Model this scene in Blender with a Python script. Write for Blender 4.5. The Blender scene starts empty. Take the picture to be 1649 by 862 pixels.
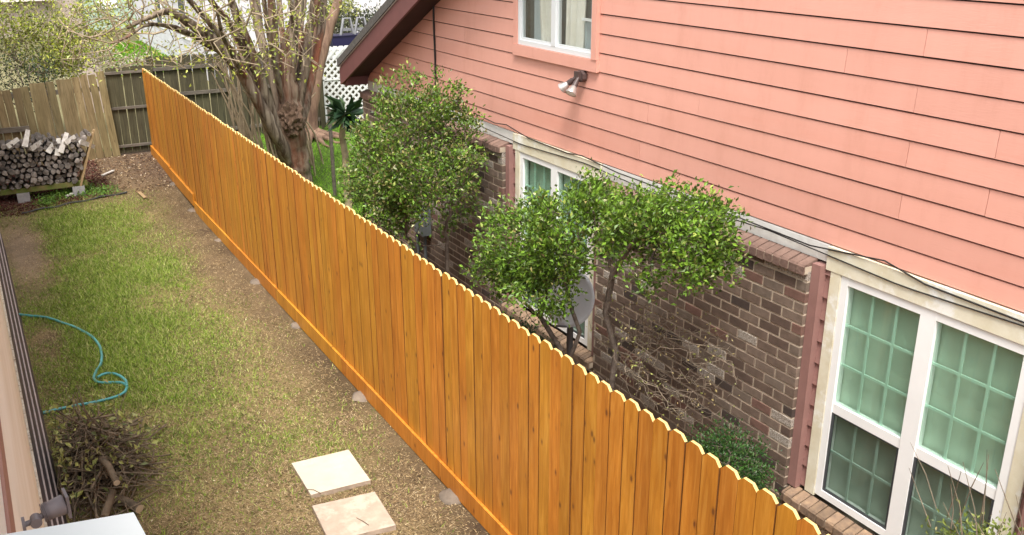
import bpy, math, random
import numpy as np
from mathutils import Vector, Matrix, noise as mnoise

random.seed(7); rng = np.random.default_rng(11)
SC = bpy.context.scene
COL = SC.collection

# ------------------------------------------------------------------ camera
CAM = Vector((0, 0, 4.75))
YAW, PIT, ROL, FPX = math.radians(30.071), math.radians(20.108), math.radians(-0.131), 1512.6
_f = Vector((math.sin(YAW)*math.cos(PIT), math.cos(YAW)*math.cos(PIT), -math.sin(PIT)))
_r = Vector((math.cos(YAW), -math.sin(YAW), 0)); _u = _r.cross(_f)
RR = _r*math.cos(ROL) + _u*math.sin(ROL); UU = -_r*math.sin(ROL) + _u*math.cos(ROL)
cd = bpy.data.cameras.new('camera'); cam = bpy.data.objects.new('camera', cd); COL.objects.link(cam)
m = Matrix((RR, UU, -_f)).transposed().to_4x4(); m.translation = CAM; cam.matrix_world = m
cd.sensor_width = 36; cd.lens = 36*FPX/1649; cd.clip_start = 0.02; cd.clip_end = 600
SC.camera = cam
SC.render.resolution_x, SC.render.resolution_y = 1024, 535

# ------------------------------------------------------------------ light (bright overcast, soft high sun from behind)
SUN_EL, SUN_AZ = math.radians(62), math.radians(212)     # azimuth clockwise from +Y
w = bpy.data.worlds.new('World'); SC.world = w; w.use_nodes = True
nt = w.node_tree; bg = nt.nodes['Background']
sky = nt.nodes.new('ShaderNodeTexSky'); sky.sky_type = 'NISHITA'; sky.sun_disc = False
sky.sun_elevation = SUN_EL; sky.sun_rotation = SUN_AZ; sky.air_density = 1.0; sky.dust_density = 3.0; sky.ozone_density = 1.0
hs = nt.nodes.new('ShaderNodeHueSaturation'); hs.inputs['Saturation'].default_value = 0.08
nt.links.new(sky.outputs[0], hs.inputs['Color']); nt.links.new(hs.outputs[0], bg.inputs['Color'])
bg.inputs['Strength'].default_value = 0.15
sd = bpy.data.lights.new('sun', 'SUN'); sd.energy = 1.9; sd.angle = math.radians(18); sd.color = (1.0, 0.95, 0.87)
so = bpy.data.objects.new('sun', sd); COL.objects.link(so)
sdir = Vector((math.sin(SUN_AZ)*math.cos(SUN_EL), math.cos(SUN_AZ)*math.cos(SUN_EL), math.sin(SUN_EL)))
so.rotation_euler = sdir.to_track_quat('Z', 'Y').to_euler()
vs = SC.view_settings; vs.view_transform = 'Standard'; vs.look = 'None'; vs.gamma = 1.0; vs.exposure = 1.36; vs.use_curve_mapping = False
SC.cycles.max_bounces = 8; SC.cycles.transparent_max_bounces = 16

# ------------------------------------------------------------------ helpers
def sstep(a, b, t):
    t = max(0.0, min(1.0, (t-a)/(b-a))); return t*t*(3-2*t)
def zt(x, y):                       # terrain height: the yard rises a little towards the back
    return 0.28*sstep(15.5, 20.3, y)
def ray(x, y):
    return RR*((x-824.5)/FPX) - UU*((y-431)/FPX) + _f
def px(x, y, ax, val):              # photograph pixel -> point on the plane axis = val
    d = ray(x, y); t = (val-CAM[ax])/d[ax]; return CAM + d*t
def gnd(x, y):
    p = px(x, y, 2, 0)
    for _ in range(8): p = px(x, y, 2, zt(p.x, p.y))
    return p

def tag(o, label=None, cat=None, group=None, kind=None):
    if label: o['label'] = label
    if cat: o['category'] = cat
    if group: o['group'] = group
    if kind: o['kind'] = kind
    return o
def empty(name, loc=(0, 0, 0), label=None, cat=None, group=None):
    o = bpy.data.objects.new(name, None); COL.objects.link(o); o.location = loc; o.empty_display_size = .1
    return tag(o, label, cat, group)
def link(name, me, parent=None, loc=None, rot=None):
    o = bpy.data.objects.new(name, me); COL.objects.link(o)
    if parent:
        o.parent = parent
        o.matrix_parent_inverse = Matrix.Translation(-Vector(wloc(parent)))
    if loc is not None: o.location = loc
    if rot is not None: o.rotation_euler = rot
    return o
def wloc(o): return Vector(o.location)   # roots are only translated; parts are laid out in world coordinates
class MB:
    def __init__(s): s.v = []; s.f = []; s.m = []; s.smooth = []
    def add(s, vs, fs, mi=0, sm=False):
        b = len(s.v); s.v += [tuple(q) for q in vs]
        for f in fs: s.f.append(tuple(b+i for i in f)); s.m.append(mi); s.smooth.append(sm)
        return s
    def box(s, lo, hi, mi=0, mat=None):
        x0, y0, z0 = lo; x1, y1, z1 = hi
        vs = [(x0,y0,z0),(x1,y0,z0),(x1,y1,z0),(x0,y1,z0),(x0,y0,z1),(x1,y0,z1),(x1,y1,z1),(x0,y1,z1)]
        if mat is not None: vs = [mat @ Vector(q) for q in vs]
        return s.add(vs, [(0,3,2,1),(4,5,6,7),(0,1,5,4),(1,2,6,5),(2,3,7,6),(3,0,4,7)], mi)
    def prism(s, poly, ax, a, b, mi=0, side=None):
        """polygon in the two other axes, extruded along axis ax from a to b; side = material of each side face"""
        def P(q, t):
            l = list(q); l.insert(ax, t); return l
        n = len(poly); vs = [P(q, a) for q in poly]+[P(q, b) for q in poly]
        s.add(vs, [tuple(range(n))[::-1], tuple(range(n, 2*n))], mi)
        for i in range(n):
            j = (i+1) % n
            s.add([vs[i], vs[j], vs[n+j], vs[n+i]], [(0,1,2,3)], side[i] if side else mi)
        return s
    def tube(s, pts, rad, n=6, mi=0, caps=True, capmi=None, wob=0):
        pts = [Vector(p) for p in pts]; k = len(pts)
        if not hasattr(rad, '__len__'): rad = [rad]*k
        rings = []; prev = None
        for i, p in enumerate(pts):
            t = (pts[min(i+1, k-1)]-pts[max(i-1, 0)])
            if t.length < 1e-9: t = Vector((0, 0, 1))
            t.normalize()
            if prev is None:
                a = t.cross(Vector((0, 0, 1)))
                if a.length < .1: a = t.cross(Vector((1, 0, 0)))
            else: a = prev - t*prev.dot(t)
            a.normalize(); prev = a; b = t.cross(a)
            rings.append([p+(a*math.cos(q)+b*math.sin(q))*rad[i]*(1+(random.uniform(-wob, wob) if wob else 0)) for q in [2*math.pi*j/n for j in range(n)]])
        vs = [q for r in rings for q in r]; fs = []
        for i in range(k-1):
            for j in range(n): fs.append((i*n+j, i*n+(j+1) % n, (i+1)*n+(j+1) % n, (i+1)*n+j))
        s.add(vs, fs, mi, True)
        if caps:
            s.add(rings[0], [tuple(range(n))[::-1]], mi if capmi is None else capmi)
            s.add(rings[-1], [tuple(range(n))], mi if capmi is None else capmi)
        return s
    def mesh(s, name, mats):
        me = bpy.data.meshes.new(name); me.from_pydata(s.v, [], s.f)
        for q in (mats if isinstance(mats, (list, tuple)) else [mats]): me.materials.append(q)
        me.polygons.foreach_set('material_index', s.m); me.polygons.foreach_set('use_smooth', s.smooth)
        me.update(); return me
    def build(s, name, mats, parent=None, loc=None, rot=None):
        return link(name, s.mesh(name, mats), parent, loc, rot)

# ------------------------------------------------------------------ materials
def newmat(name):
    mt = bpy.data.materials.new(name); mt.use_nodes = True
    return mt, mt.node_tree, mt.node_tree.nodes['Principled BSDF']
def N(nt, t, **kw):
    n = nt.nodes.new(t)
    for k, v in kw.items():
        if k in n.inputs.keys(): n.inputs[k].default_value = v
        else: setattr(n, k, v)
    return n
def ramp(nt, stops, interp='LINEAR'):
    n = nt.nodes.new('ShaderNodeValToRGB'); n.color_ramp.interpolation = interp
    e = n.color_ramp.elements
    while len(e) < len(stops): e.new(.5)
    for el, (p, c) in zip(e, stops): el.position = p; el.color = (*c, 1) if len(c) == 3 else c
    return n
def coords(nt, stretch=(1, 1, 1), rnd=True):
    tc = N(nt, 'ShaderNodeTexCoord'); mp = N(nt, 'ShaderNodeMapping')
    mp.inputs['Scale'].default_value = stretch
    if rnd:
        oi = N(nt, 'ShaderNodeObjectInfo'); vm = N(nt, 'ShaderNodeVectorMath', operation='MULTIPLY_ADD')
        vm.inputs[1].default_value = (37, 53, 71)
        cb = N(nt, 'ShaderNodeCombineXYZ')
        for i in range(3): nt.links.new(oi.outputs['Random'], cb.inputs[i])
        nt.links.new(cb.outputs[0], vm.inputs[0]); nt.links.new(tc.outputs['Object'], vm.inputs[2])
        nt.links.new(vm.outputs[0], mp.inputs['Vector'])
    else: nt.links.new(tc.outputs['Object'], mp.inputs['Vector'])
    return mp.outputs[0]
def M(name, c1, c2=None, scale=8, stretch=(1, 1, 1), rough=.8, bump=0, bscale=60, rnd=0, spec=.5, metal=0, detail=5, lo=.35, hi=.65, c3=None, s3=3, lo3=.55, hi3=.7, grime=None):
    """two-tone noise colour, optional third tone in blotches, value jitter per object, bump"""
    mt, nt, b = newmat(name); L = nt.links.new
    v = coords(nt, stretch)
    n = N(nt, 'ShaderNodeTexNoise', Scale=scale, Detail=detail, Roughness=.65); L(v, n.inputs['Vector'])
    rp = ramp(nt, [(lo, c1), (hi, c2 or c1)]); L(n.outputs['Fac'], rp.inputs[0]); out = rp.outputs[0]
    if c3:
        n3 = N(nt, 'ShaderNodeTexNoise', Scale=s3, Detail=6, Roughness=.7); L(v, n3.inputs['Vector'])
        r3 = ramp(nt, [(lo3, (0, 0, 0)), (hi3, (1, 1, 1))]); L(n3.outputs['Fac'], r3.inputs[0])
        mx = N(nt, 'ShaderNodeMix', data_type='RGBA'); L(r3.outputs[0], mx.inputs['Factor']); L(out, mx.inputs[6]); mx.inputs[7].default_value = (*c3, 1); out = mx.outputs[2]
    if grime:
        vg = coords(nt, grime, False); ng = N(nt, 'ShaderNodeTexNoise', Scale=3, Detail=7, Roughness=.7); L(vg, ng.inputs['Vector'])
        rg = ramp(nt, [(.28, (.93, .91, .89)), (.46, (1, 1, 1)), (.75, (1.04, 1.05, 1.06))]); L(ng.outputs['Fac'], rg.inputs[0])
        mg = N(nt, 'ShaderNodeMix', data_type='RGBA', blend_type='MULTIPLY'); mg.inputs[0].default_value = 1; L(out, mg.inputs[6]); L(rg.outputs[0], mg.inputs[7]); out = mg.outputs[2]
    if rnd:
        oi = N(nt, 'ShaderNodeObjectInfo'); mr = N(nt, 'ShaderNodeMapRange'); mr.inputs[3].default_value = 1-rnd; mr.inputs[4].default_value = 1+rnd
        L(oi.outputs['Random'], mr.inputs[0]); h = N(nt, 'ShaderNodeHueSaturation'); L(mr.outputs[0], h.inputs['Value']); L(out, h.inputs['Color']); out = h.outputs[0]
    L(out, b.inputs['Base Color']); b.inputs['Roughness'].default_value = rough; b.inputs['Specular IOR Level'].default_value = spec; b.inputs['Metallic'].default_value = metal
    if bump:
        nb = N(nt, 'ShaderNodeTexNoise', Scale=bscale, Detail=6); L(v, nb.inputs['Vector'])
        bp = N(nt, 'ShaderNodeBump', Strength=bump, Distance=.01); L(nb.outputs['Fac'], bp.inputs['Height']); L(bp.outputs[0], b.inputs['Normal'])
    return mt
def attr_mat(name, rough=.6, trans=.0, spec=.4, vary=.15):
    """colour from the per-leaf 'col' attribute"""
    mt, nt, b = newmat(name); L = nt.links.new
    a = N(nt, 'ShaderNodeAttribute', attribute_name='col'); L(a.outputs['Color'], b.inputs['Base Color'])
    b.inputs['Roughness'].default_value = rough; b.inputs['Specular IOR Level'].default_value = spec
    if trans:
        t = N(nt, 'ShaderNodeBsdfTranslucent'); L(a.outputs['Color'], t.inputs['Color'])
        mx = N(nt, 'ShaderNodeMixShader', Fac=trans); out = nt.nodes['Material Output']
        L(b.outputs[0], mx.inputs[1]); L(t.outputs[0], mx.inputs[2]); L(mx.outputs[0], out.inputs['Surface'])
    return mt

def wood_stain(name, dark, mid, light, knot, rough, rnd=.09, kx=0):
    mt, nt, b = newmat(name); L = nt.links.new
    v = coords(nt, (1, 1, .07)); n = N(nt, 'ShaderNodeTexNoise', Scale=30, Detail=7, Roughness=.68, Distortion=.8); L(v, n.inputs['Vector'])
    rp = ramp(nt, [(.32, dark), (.5, mid), (.68, light)]); L(n.outputs['Fac'], rp.inputs[0])
    # broad unevenness of the stain
    v2 = coords(nt, (1, 1, .35)); n2 = N(nt, 'ShaderNodeTexNoise', Scale=5, Detail=3); L(v2, n2.inputs['Vector'])
    r2 = ramp(nt, [(.3, (.80, .76, .70)), (.7, (1.08, 1.08, 1.1))]); L(n2.outputs['Fac'], r2.inputs[0])
    mu = N(nt, 'ShaderNodeMix', data_type='RGBA', blend_type='MULTIPLY'); mu.inputs[0].default_value = 1; L(rp.outputs[0], mu.inputs[6]); L(r2.outputs[0], mu.inputs[7])
    # knots
    v3 = coords(nt, (kx, 1, .5)); vo = N(nt, 'ShaderNodeTexVoronoi', Scale=8.5, Randomness=1); L(v3, vo.inputs['Vector'])
    rk = ramp(nt, [(.065, (1, 1, 1)), (.10, (.45, .45, .45)), (.17, (0, 0, 0))]); L(vo.outputs['Distance'], rk.inputs[0])
    mk = N(nt, 'ShaderNodeMix', data_type='RGBA'); L(rk.outputs[0], mk.inputs[0]); L(mu.outputs[2], mk.inputs[6]); mk.inputs[7].default_value = (*knot, 1)
    oi = N(nt, 'ShaderNodeObjectInfo'); mr = N(nt, 'ShaderNodeMapRange'); mr.inputs[3].default_value = 1-rnd; mr.inputs[4].default_value = 1+rnd
    L(oi.outputs['Random'], mr.inputs[0]); h = N(nt, 'ShaderNodeHueSaturation'); L(mr.outputs[0], h.inputs['Value'])
    fr = N(nt, 'ShaderNodeMath', operation='MULTIPLY'); fr.inputs[1].default_value = 17.3; L(oi.outputs['Random'], fr.inputs[0])
    fr2 = N(nt, 'ShaderNodeMath', operation='FRACT'); L(fr.outputs[0], fr2.inputs[0])
    mh = N(nt, 'ShaderNodeMapRange'); mh.inputs[3].default_value = .493; mh.inputs[4].default_value = .508; L(fr2.outputs[0], mh.inputs[0]); L(mh.outputs[0], h.inputs['Hue'])
    L(mk.outputs[2], h.inputs['Color']); L(h.outputs[0], b.inputs['Base Color'])
    b.inputs['Roughness'].default_value = rough
    bp = N(nt, 'ShaderNodeBump', Strength=.25, Distance=.004); L(n.outputs['Fac'], bp.inputs['Height']); L(bp.outputs[0], b.inputs['Normal'])
    return mt

def brick_mat(name, attr=None):
    mt, nt, b = newmat(name); L = nt.links.new
    if attr: src = N(nt, 'ShaderNodeAttribute', attribute_name=attr).outputs['Fac']
    else: src = N(nt, 'ShaderNodeObjectInfo').outputs['Random']
    rp = ramp(nt, [(0, (.140, .096, .072)), (.18, (.098, .064, .048)), (.30, (.172, .124, .095)), (.45, (.120, .080, .059)), (.60, (.058, .040, .033)), (.70, (.152, .114, .088)), (.80, (.185, .148, .120)), (.95, (.160, .086, .066))], 'CONSTANT')
    L(src, rp.inputs[0])
    v = coords(nt, (1, 1, 1)); n = N(nt, 'ShaderNodeTexNoise', Scale=14, Detail=6, Roughness=.7); L(v, n.inputs['Vector'])
    r2 = ramp(nt, [(.3, (.72, .70, .68)), (.7, (1.22, 1.22, 1.22))]); L(n.outputs['Fac'], r2.inputs[0])
    mu = N(nt, 'ShaderNodeMix', data_type='RGBA', blend_type='MULTIPLY'); mu.inputs[0].default_value = 1; L(rp.outputs[0], mu.inputs[6]); L(r2.outputs[0], mu.inputs[7])
    # grey speckled face on some bricks
    sp = N(nt, 'ShaderNodeTexNoise', Scale=95, Detail=3, Roughness=.8); L(v, sp.inputs['Vector'])
    rs = ramp(nt, [(.47, (0, 0, 0)), (.53, (1, 1, 1))]); L(sp.outputs['Fac'], rs.inputs[0])
    wm = N(nt, 'ShaderNodeMath', operation='GREATER_THAN'); wm.inputs[1].default_value = .80; L(src, wm.inputs[0])
    wl = N(nt, 'ShaderNodeMath', operation='LESS_THAN'); wl.inputs[1].default_value = .95; L(src, wl.inputs[0])
    m1 = N(nt, 'ShaderNodeMath', operation='MULTIPLY'); L(wm.outputs[0], m1.inputs[0]); L(wl.outputs[0], m1.inputs[1])
    m2 = N(nt, 'ShaderNodeMath', operation='MULTIPLY'); L(m1.outputs[0], m2.inputs[0]); L(rs.outputs[0], m2.inputs[1])
    mx = N(nt, 'ShaderNodeMix', data_type='RGBA'); L(m2.outputs[0], mx.inputs[0]); L(mu.outputs[2], mx.inputs[6]); mx.inputs[7].default_value = (.42, .37, .32, 1)
    L(mx.outputs[2], b.inputs['Base Color']); b.inputs['Roughness'].default_value = .88
    bp = N(nt, 'ShaderNodeBump', Strength=.5, Distance=.006); L(n.outputs['Fac'], bp.inputs['Height']); L(bp.outputs[0], b.inputs['Normal'])
    return mt

def glass_mat(name, tint, refl=.5):
    mt, nt, b = newmat(name); L = nt.links.new; nt.nodes.remove(b); out = nt.nodes['Material Output']
    t = N(nt, 'ShaderNodeBsdfTransparent'); t.inputs[0].default_value = (*tint, 1)
    g = N(nt, 'ShaderNodeBsdfGlossy', Roughness=.02); g.inputs[0].default_value = (.9, .95, .93, 1)
    lw_ = N(nt, 'ShaderNodeLayerWeight', Blend=.5); pw = N(nt, 'ShaderNodeMath', operation='POWER'); pw.inputs[1].default_value = 4; L(lw_.outputs['Facing'], pw.inputs[0])
    mp = N(nt, 'ShaderNodeMath', operation='MULTIPLY_ADD'); mp.inputs[1].default_value = .8; mp.inputs[2].default_value = refl*.12; L(pw.outputs[0], mp.inputs[0])
    mx = N(nt, 'ShaderNodeMixShader'); L(mp.outputs[0], mx.inputs[0]); L(t.outputs[0], mx.inputs[1]); L(g.outputs[0], mx.inputs[2]); L(mx.outputs[0], out.inputs['Surface'])
    return mt

MT = dict(
    fence=wood_stain('stained_cedar', (.40, .142, .012), (.52, .205, .020), (.63, .290, .046), (.17, .055, .010), .5),
    fence_edge=M('gap_shade_edge', (.12, .040, .006), (.18, .062, .009), 30, rough=.7),  # dark picket sides: shade of the gaps painted into the colour
    fence_end=M('pale_end_grain', (.70, .52, .22), (.60, .40, .14), 30, rough=.8),
    tanwood=wood_stain('weathered_tan_wood', (.105, .080, .036), (.18, .138, .066), (.25, .195, .102), (.12, .08, .04), .85, .3, 1),
    darkwood=wood_stain('weathered_dark_wood', (.038, .033, .017), (.062, .055, .028), (.090, .080, .042), (.04, .03, .02), .9, .18, 1),
    greywood=M('grey_rail_wood', (.085, .070, .055), (.15, .125, .10), 14, (.3, 1, 1), .9, .3, 60, .1),
    siding=M('salmon_siding_paint', (.64, .315, .245), (.67, .335, .265), 2.2, (1, .25, 2), .55, .12, 70, .03, c3=(.61, .27, .20), s3=1.1, lo3=.55, hi3=.8, grime=(1, 1.6, .5)),
    siding_back=M('siding_backing', (.012, .006, .005), None, rough=.9),  # near-black so the board gaps draw in the lap shadow lines
    mauve=M('mauve_trim_paint', (.25, .132, .115), (.29, .155, .135), 6, rough=.6, bump=.1, rnd=.04),
    rake=M('maroon_trim_paint', (.125, .045, .043), (.15, .055, .052), 5, rough=.6, rnd=.03),
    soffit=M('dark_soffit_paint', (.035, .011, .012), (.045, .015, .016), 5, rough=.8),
    cream=M('cream_primer', (.62, .56, .40), (.72, .68, .55), 5, rough=.7, bump=.15, bscale=30, c3=(.80, .79, .74), s3=4, lo3=.52, hi3=.62),
    frieze=M('flaking_white_paint', (.70, .69, .66), (.60, .58, .55), 6, rough=.75, bump=.3, bscale=25, c3=(.34, .15, .10), s3=3.0, lo3=.66, hi3=.69),
    vinyl=M('white_vinyl', (.86, .86, .85), (.82, .82, .81), 4, rough=.35),
    muntin=M('muntin_between_glass', (.66, .82, .73), None, rough=.5),
    shingle=M('roof_shingles', (.055, .05, .045), (.10, .09, .08), 30, rough=.95, bump=.6),
    brick=brick_mat('brick_face'), brick_far=brick_mat('brick_face_far', 'rnd'),
    mortar=M('mortar', (.52, .43, .33), (.40, .33, .25), 12, rough=.95, bump=.3),
    capbrick=M('cap_brick', (.22, .135, .105), (.15, .09, .07), 9, rough=.9, bump=.5, bscale=40, rnd=.22),
    sillbrick=M('sill_brick', (.26, .17, .105), (.15, .10, .07), 14, rough=.9, bump=.5, bscale=40, rnd=.25),
    black=M('black_cable', (.012, .011, .011), None, rough=.6),
    darkmetal=M('brown_metal', (.055, .035, .033), (.085, .055, .05), 10, rough=.5),
    bulb=M('par_bulb', (.75, .72, .66), None, rough=.12, spec=.8),
    silver=M('silver_lamp', (.55, .50, .47), (.45, .4, .38), 20, rough=.35, metal=.6),
    dish=M('dish_grey', (.66, .68, .72), (.60, .62, .66), 3, rough=.4),
    dishtext=M('dish_lettering', (.88, .88, .9), None, rough=.4),
    steel=M('galvanised_post', (.13, .135, .15), (.18, .185, .2), 6, rough=.5, metal=.5),
    utility=M('utility_grey', (.13, .145, .15), (.11, .125, .13), 5, rough=.6),
    tree=M('crape_bark', (.060, .036, .022), (.29, .225, .165), 11, (1, 1, .09), .9, 1.0, 30, lo=.40, hi=.62, c3=(.17, .055, .026), s3=1.6, lo3=.50, hi3=.66),
    redbark=M('reddish_bark', (.085, .045, .028), (.235, .145, .095), 9, (1, 1, .12), .85, .6, 30, c3=(.13, .08, .05), s3=2.5),
    burl=M('burl_bark', (.085, .05, .032), (.17, .105, .068), 22, rough=.95, bump=1, bscale=40),
    twig=M('twig_bark', (.22, .165, .105), (.38, .30, .20), 5, rough=.85, c3=(.12, .08, .05), s3=1.2),
    shrubbark=M('shrub_bark', (.085, .062, .048), (.19, .15, .12), 18, rough=.9, bump=.5),
    drytwig=M('dry_shrub_twigs', (.11, .085, .06), (.22, .17, .12), 9, rough=.9),
    leaf=attr_mat('leaf', .45, .15, .40), grass=attr_mat('grass_blade', .75, .25, .25), chips=attr_mat('chips', .9, 0, .2),
    hose=M('teal_hose', (.05, .26, .28), (.08, .33, .34), 4, rough=.35),
    paver1=M('pale_travertine', (.56, .50, .40), (.50, .44, .34), 5, rough=.6, c3=(.61, .57, .48), s3=3, bump=.1),
    paver2=M('pink_travertine', (.45, .355, .28), (.38, .295, .23), 9, rough=.6, bump=.3, bscale=40, c3=(.50, .42, .34), s3=5, lo3=.5, hi3=.62),
    pitted=M('paver_side', (.46, .36, .28), (.30, .23, .18), 12, rough=.8, bump=.4),
    rock=M('field_stone', (.21, .165, .125), (.14, .11, .085), 9, rough=.9, bump=.6, bscale=25, rnd=.15),
    logend=M('log_end', (.085, .070, .062), (.28, .245, .225), 16, rough=.95, bump=.5, bscale=50, rnd=.42),
    logbark=M('log_bark', (.045, .035, .030), (.11, .09, .078), 16, rough=.95, bump=.8, rnd=.3),
    palesplit=M('pale_split_wood', (.36, .33, .30), (.56, .53, .50), 12, (1, .2, 1), .9, .5, rnd=.15),
    mossbeam=M('mossy_beam', (.16, .13, .05), (.09, .13, .02), 9, rough=.95, bump=.5),
    block=M('concrete_block', (.36, .35, .36), (.28, .27, .28), 15, rough=.95, bump=.5),
    newwood=M('raw_board', (.36, .25, .13), (.27, .18, .09), 14, (1, 1, .2), .8),
    brush=M('cut_branches', (.075, .055, .036), (.20, .15, .10), 9, rough=.9),
    cutend=M('cut_end', (.50, .40, .29), (.42, .32, .22), 20, rough=.9),
    plastic=M('black_edging', (.02, .02, .02), (.035, .033, .03), 9, rough=.6),
    wallwood=M('bleached_wood_wall', (.74, .66, .53), (.84, .78, .68), 7, (1, .10, .5), .85, .3, 60, c3=(.44, .32, .22), s3=2.4, lo3=.6, hi3=.74),
    wallwhite=M('old_white_trim', (.62, .58, .50), (.40, .33, .26), 16, rough=.8, c3=(.20, .14, .10), s3=14, lo3=.56, hi3=.62),
    skirt=M('dark_lap_boards', (.055, .040, .042), (.080, .058, .058), 7, (1, .2, 1), .65),
    skirtedge=M('worn_lit_lap_edge', (.48, .39, .36), (.36, .29, .27), 9, rough=.7),  # worn tone made paler to paint light on the upward lap edges
    brownpaint=M('brown_trim', (.27, .13, .095), (.32, .16, .12), 5, rough=.7),
    lampgrey=M('grey_lamp_housing', (.135, .115, .125), (.17, .145, .155), 8, rough=.5),
    white=M('white_board', (.82, .84, .84), (.78, .80, .80), 3, rough=.4),
    lattice=M('lattice_white', (.74, .73, .72), (.62, .61, .60), 5, rough=.7, rnd=.06),
    whitewall=M('white_house_wall', (.60, .59, .62), (.50, .49, .52), 1.2, rough=.7, c3=(.42, .41, .45), s3=1.6, lo3=.6, hi3=.72),  # third tone paints blotchy shadows onto the wall
    greenwall=M('pale_green_wall', (.36, .47, .38), (.42, .52, .43), 1.5, rough=.8, rnd=.04),
    greyroof=M('grey_brown_roof', (.30, .26, .23), (.40, .35, .31), 4, rough=.9),
    paletrunk=M('pale_trunk', (.50, .41, .36), (.36, .29, .25), 6, (1, 1, .3), .9, .4),
    concrete=M('concrete_path', (.46, .44, .42), (.38, .36, .34), 3, rough=.9),
    bluebin=M('dark_blue_plastic', (.008, .006, .038), (.011, .009, .046), 3, rough=.45),
    chairgrey=M('faded_chair', (.20, .20, .21), (.14, .14, .15), 5, rough=.6),
    curtain=M('green_blind', (.56, .64, .55), (.63, .70, .61), 3, (1, 1, .3), .8),
    sheer=M('white_curtain', (.80, .77, .68), (.70, .67, .58), 3, rough=.85),
    room=M('dark_room', (.06, .07, .07), None, rough=.9),
    greyblind=M('grey_blind', (.34, .40, .41), (.40, .46, .47), 4, (1, 1, .2), .8),
    aluminium=M('aluminium_frame', (.62, .64, .65), None, rough=.4),
    screen=M('insect_screen_frame', (.05, .055, .06), None, rough=.5),
    glass_green=glass_mat('tinted_glass', (.86, .94, .90), .55), glass=glass_mat('clear_glass', (.95, .97, .97), .6), glass_dark=glass_mat('screened_glass', (.76, .80, .78), .3),
)

# ------------------------------------------------------------------ numpy helpers for fields, leaves and blades
def vnoise(x, y, seed=0):
    r = np.random.default_rng(seed); tab = r.random((64, 64))
    xi = np.floor(x).astype(int); yi = np.floor(y).astype(int); fx = x-xi; fy = y-yi
    fx = fx*fx*(3-2*fx); fy = fy*fy*(3-2*fy)
    g = lambda i, j: tab[i % 64, j % 64]
    return (g(xi, yi)*(1-fx)+g(xi+1, yi)*fx)*(1-fy)+(g(xi, yi+1)*(1-fx)+g(xi+1, yi+1)*fx)*fy
def fbm(x, y, seed=0, o=4):
    s = 0; a = .5
    for k in range(o): s = s+a*vnoise(x*2**k+13*k, y*2**k+7*k, seed+k); a *= .5
    return s/(1-.5**o)
def nzt(y):
    t = np.clip((y-15.5)/4.8, 0, 1); return .28*t*t*(3-2*t)
def raw_mesh(name, V, F, cols=None, mats=None, smooth=False, attr='col'):
    """V (n,3), F (m,3 or 4) arrays; cols per-vertex rgb"""
    me = bpy.data.meshes.new(name); k = F.shape[1]
    me.vertices.add(len(V)); me.vertices.foreach_set('co', V.astype(np.float32).ravel())
    me.loops.add(F.size); me.loops.foreach_set('vertex_index', F.astype(np.int32).ravel())
    me.polygons.add(len(F)); me.polygons.foreach_set('loop_start', np.arange(0, F.size, k, dtype=np.int32))
    me.polygons.foreach_set('use_smooth', np.full(len(F), smooth))
    if cols is not None:
        if cols.ndim == 1:
            a = me.attributes.new(attr, 'FLOAT', 'POINT'); a.data.foreach_set('value', cols.astype(np.float32))
        else:
            a = me.attributes.new(attr, 'FLOAT_COLOR', 'POINT')
            a.data.foreach_set('color', np.c_[cols, np.ones(len(cols))].astype(np.float32).ravel())
    for q in (mats if isinstance(mats, (list, tuple)) else [mats]): me.materials.append(q)
    me.update(calc_edges=True); return me
def unit(a): return a/np.maximum(np.linalg.norm(a, axis=-1, keepdims=True), 1e-9)
def leaves_mesh(name, P, D, L, cols, mat=None, wid=.52, upb=.6):
    """folded four-point leaves at P growing along D with length L"""
    n = len(P); D = unit(D); up = rng.normal(size=(n, 3))*.6; up[:, 2] += upb
    S = unit(np.cross(D, up)); U = np.cross(S, D)
    L = L[:, None]; fold = rng.uniform(.03, .22, (n, 1))*L
    droop = rng.uniform(-.05, .18, (n, 1))*L
    v0 = P; v1 = P+D*L*.5+S*L*wid*.5+U*fold; v2 = P+D*L-U*droop; v3 = P+D*L*.5-S*L*wid*.5+U*fold
    V = np.stack([v0, v1, v2, v3], 1).reshape(-1, 3)
    i = np.arange(n)*4; F = np.concatenate([np.stack([i, i+1, i+2], 1), np.stack([i, i+2, i+3], 1)])
    return raw_mesh(name, V, F, np.repeat(cols, 4, 0), mat or MT['leaf'])
def palette(n, pal, wts, jit=.18):
    pal = np.array(pal); k = rng.choice(len(pal), n, p=np.array(wts)/sum(wts))
    return np.clip(pal[k]*(1+rng.normal(size=(n, 1))*jit), 0.004, 1)

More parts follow.
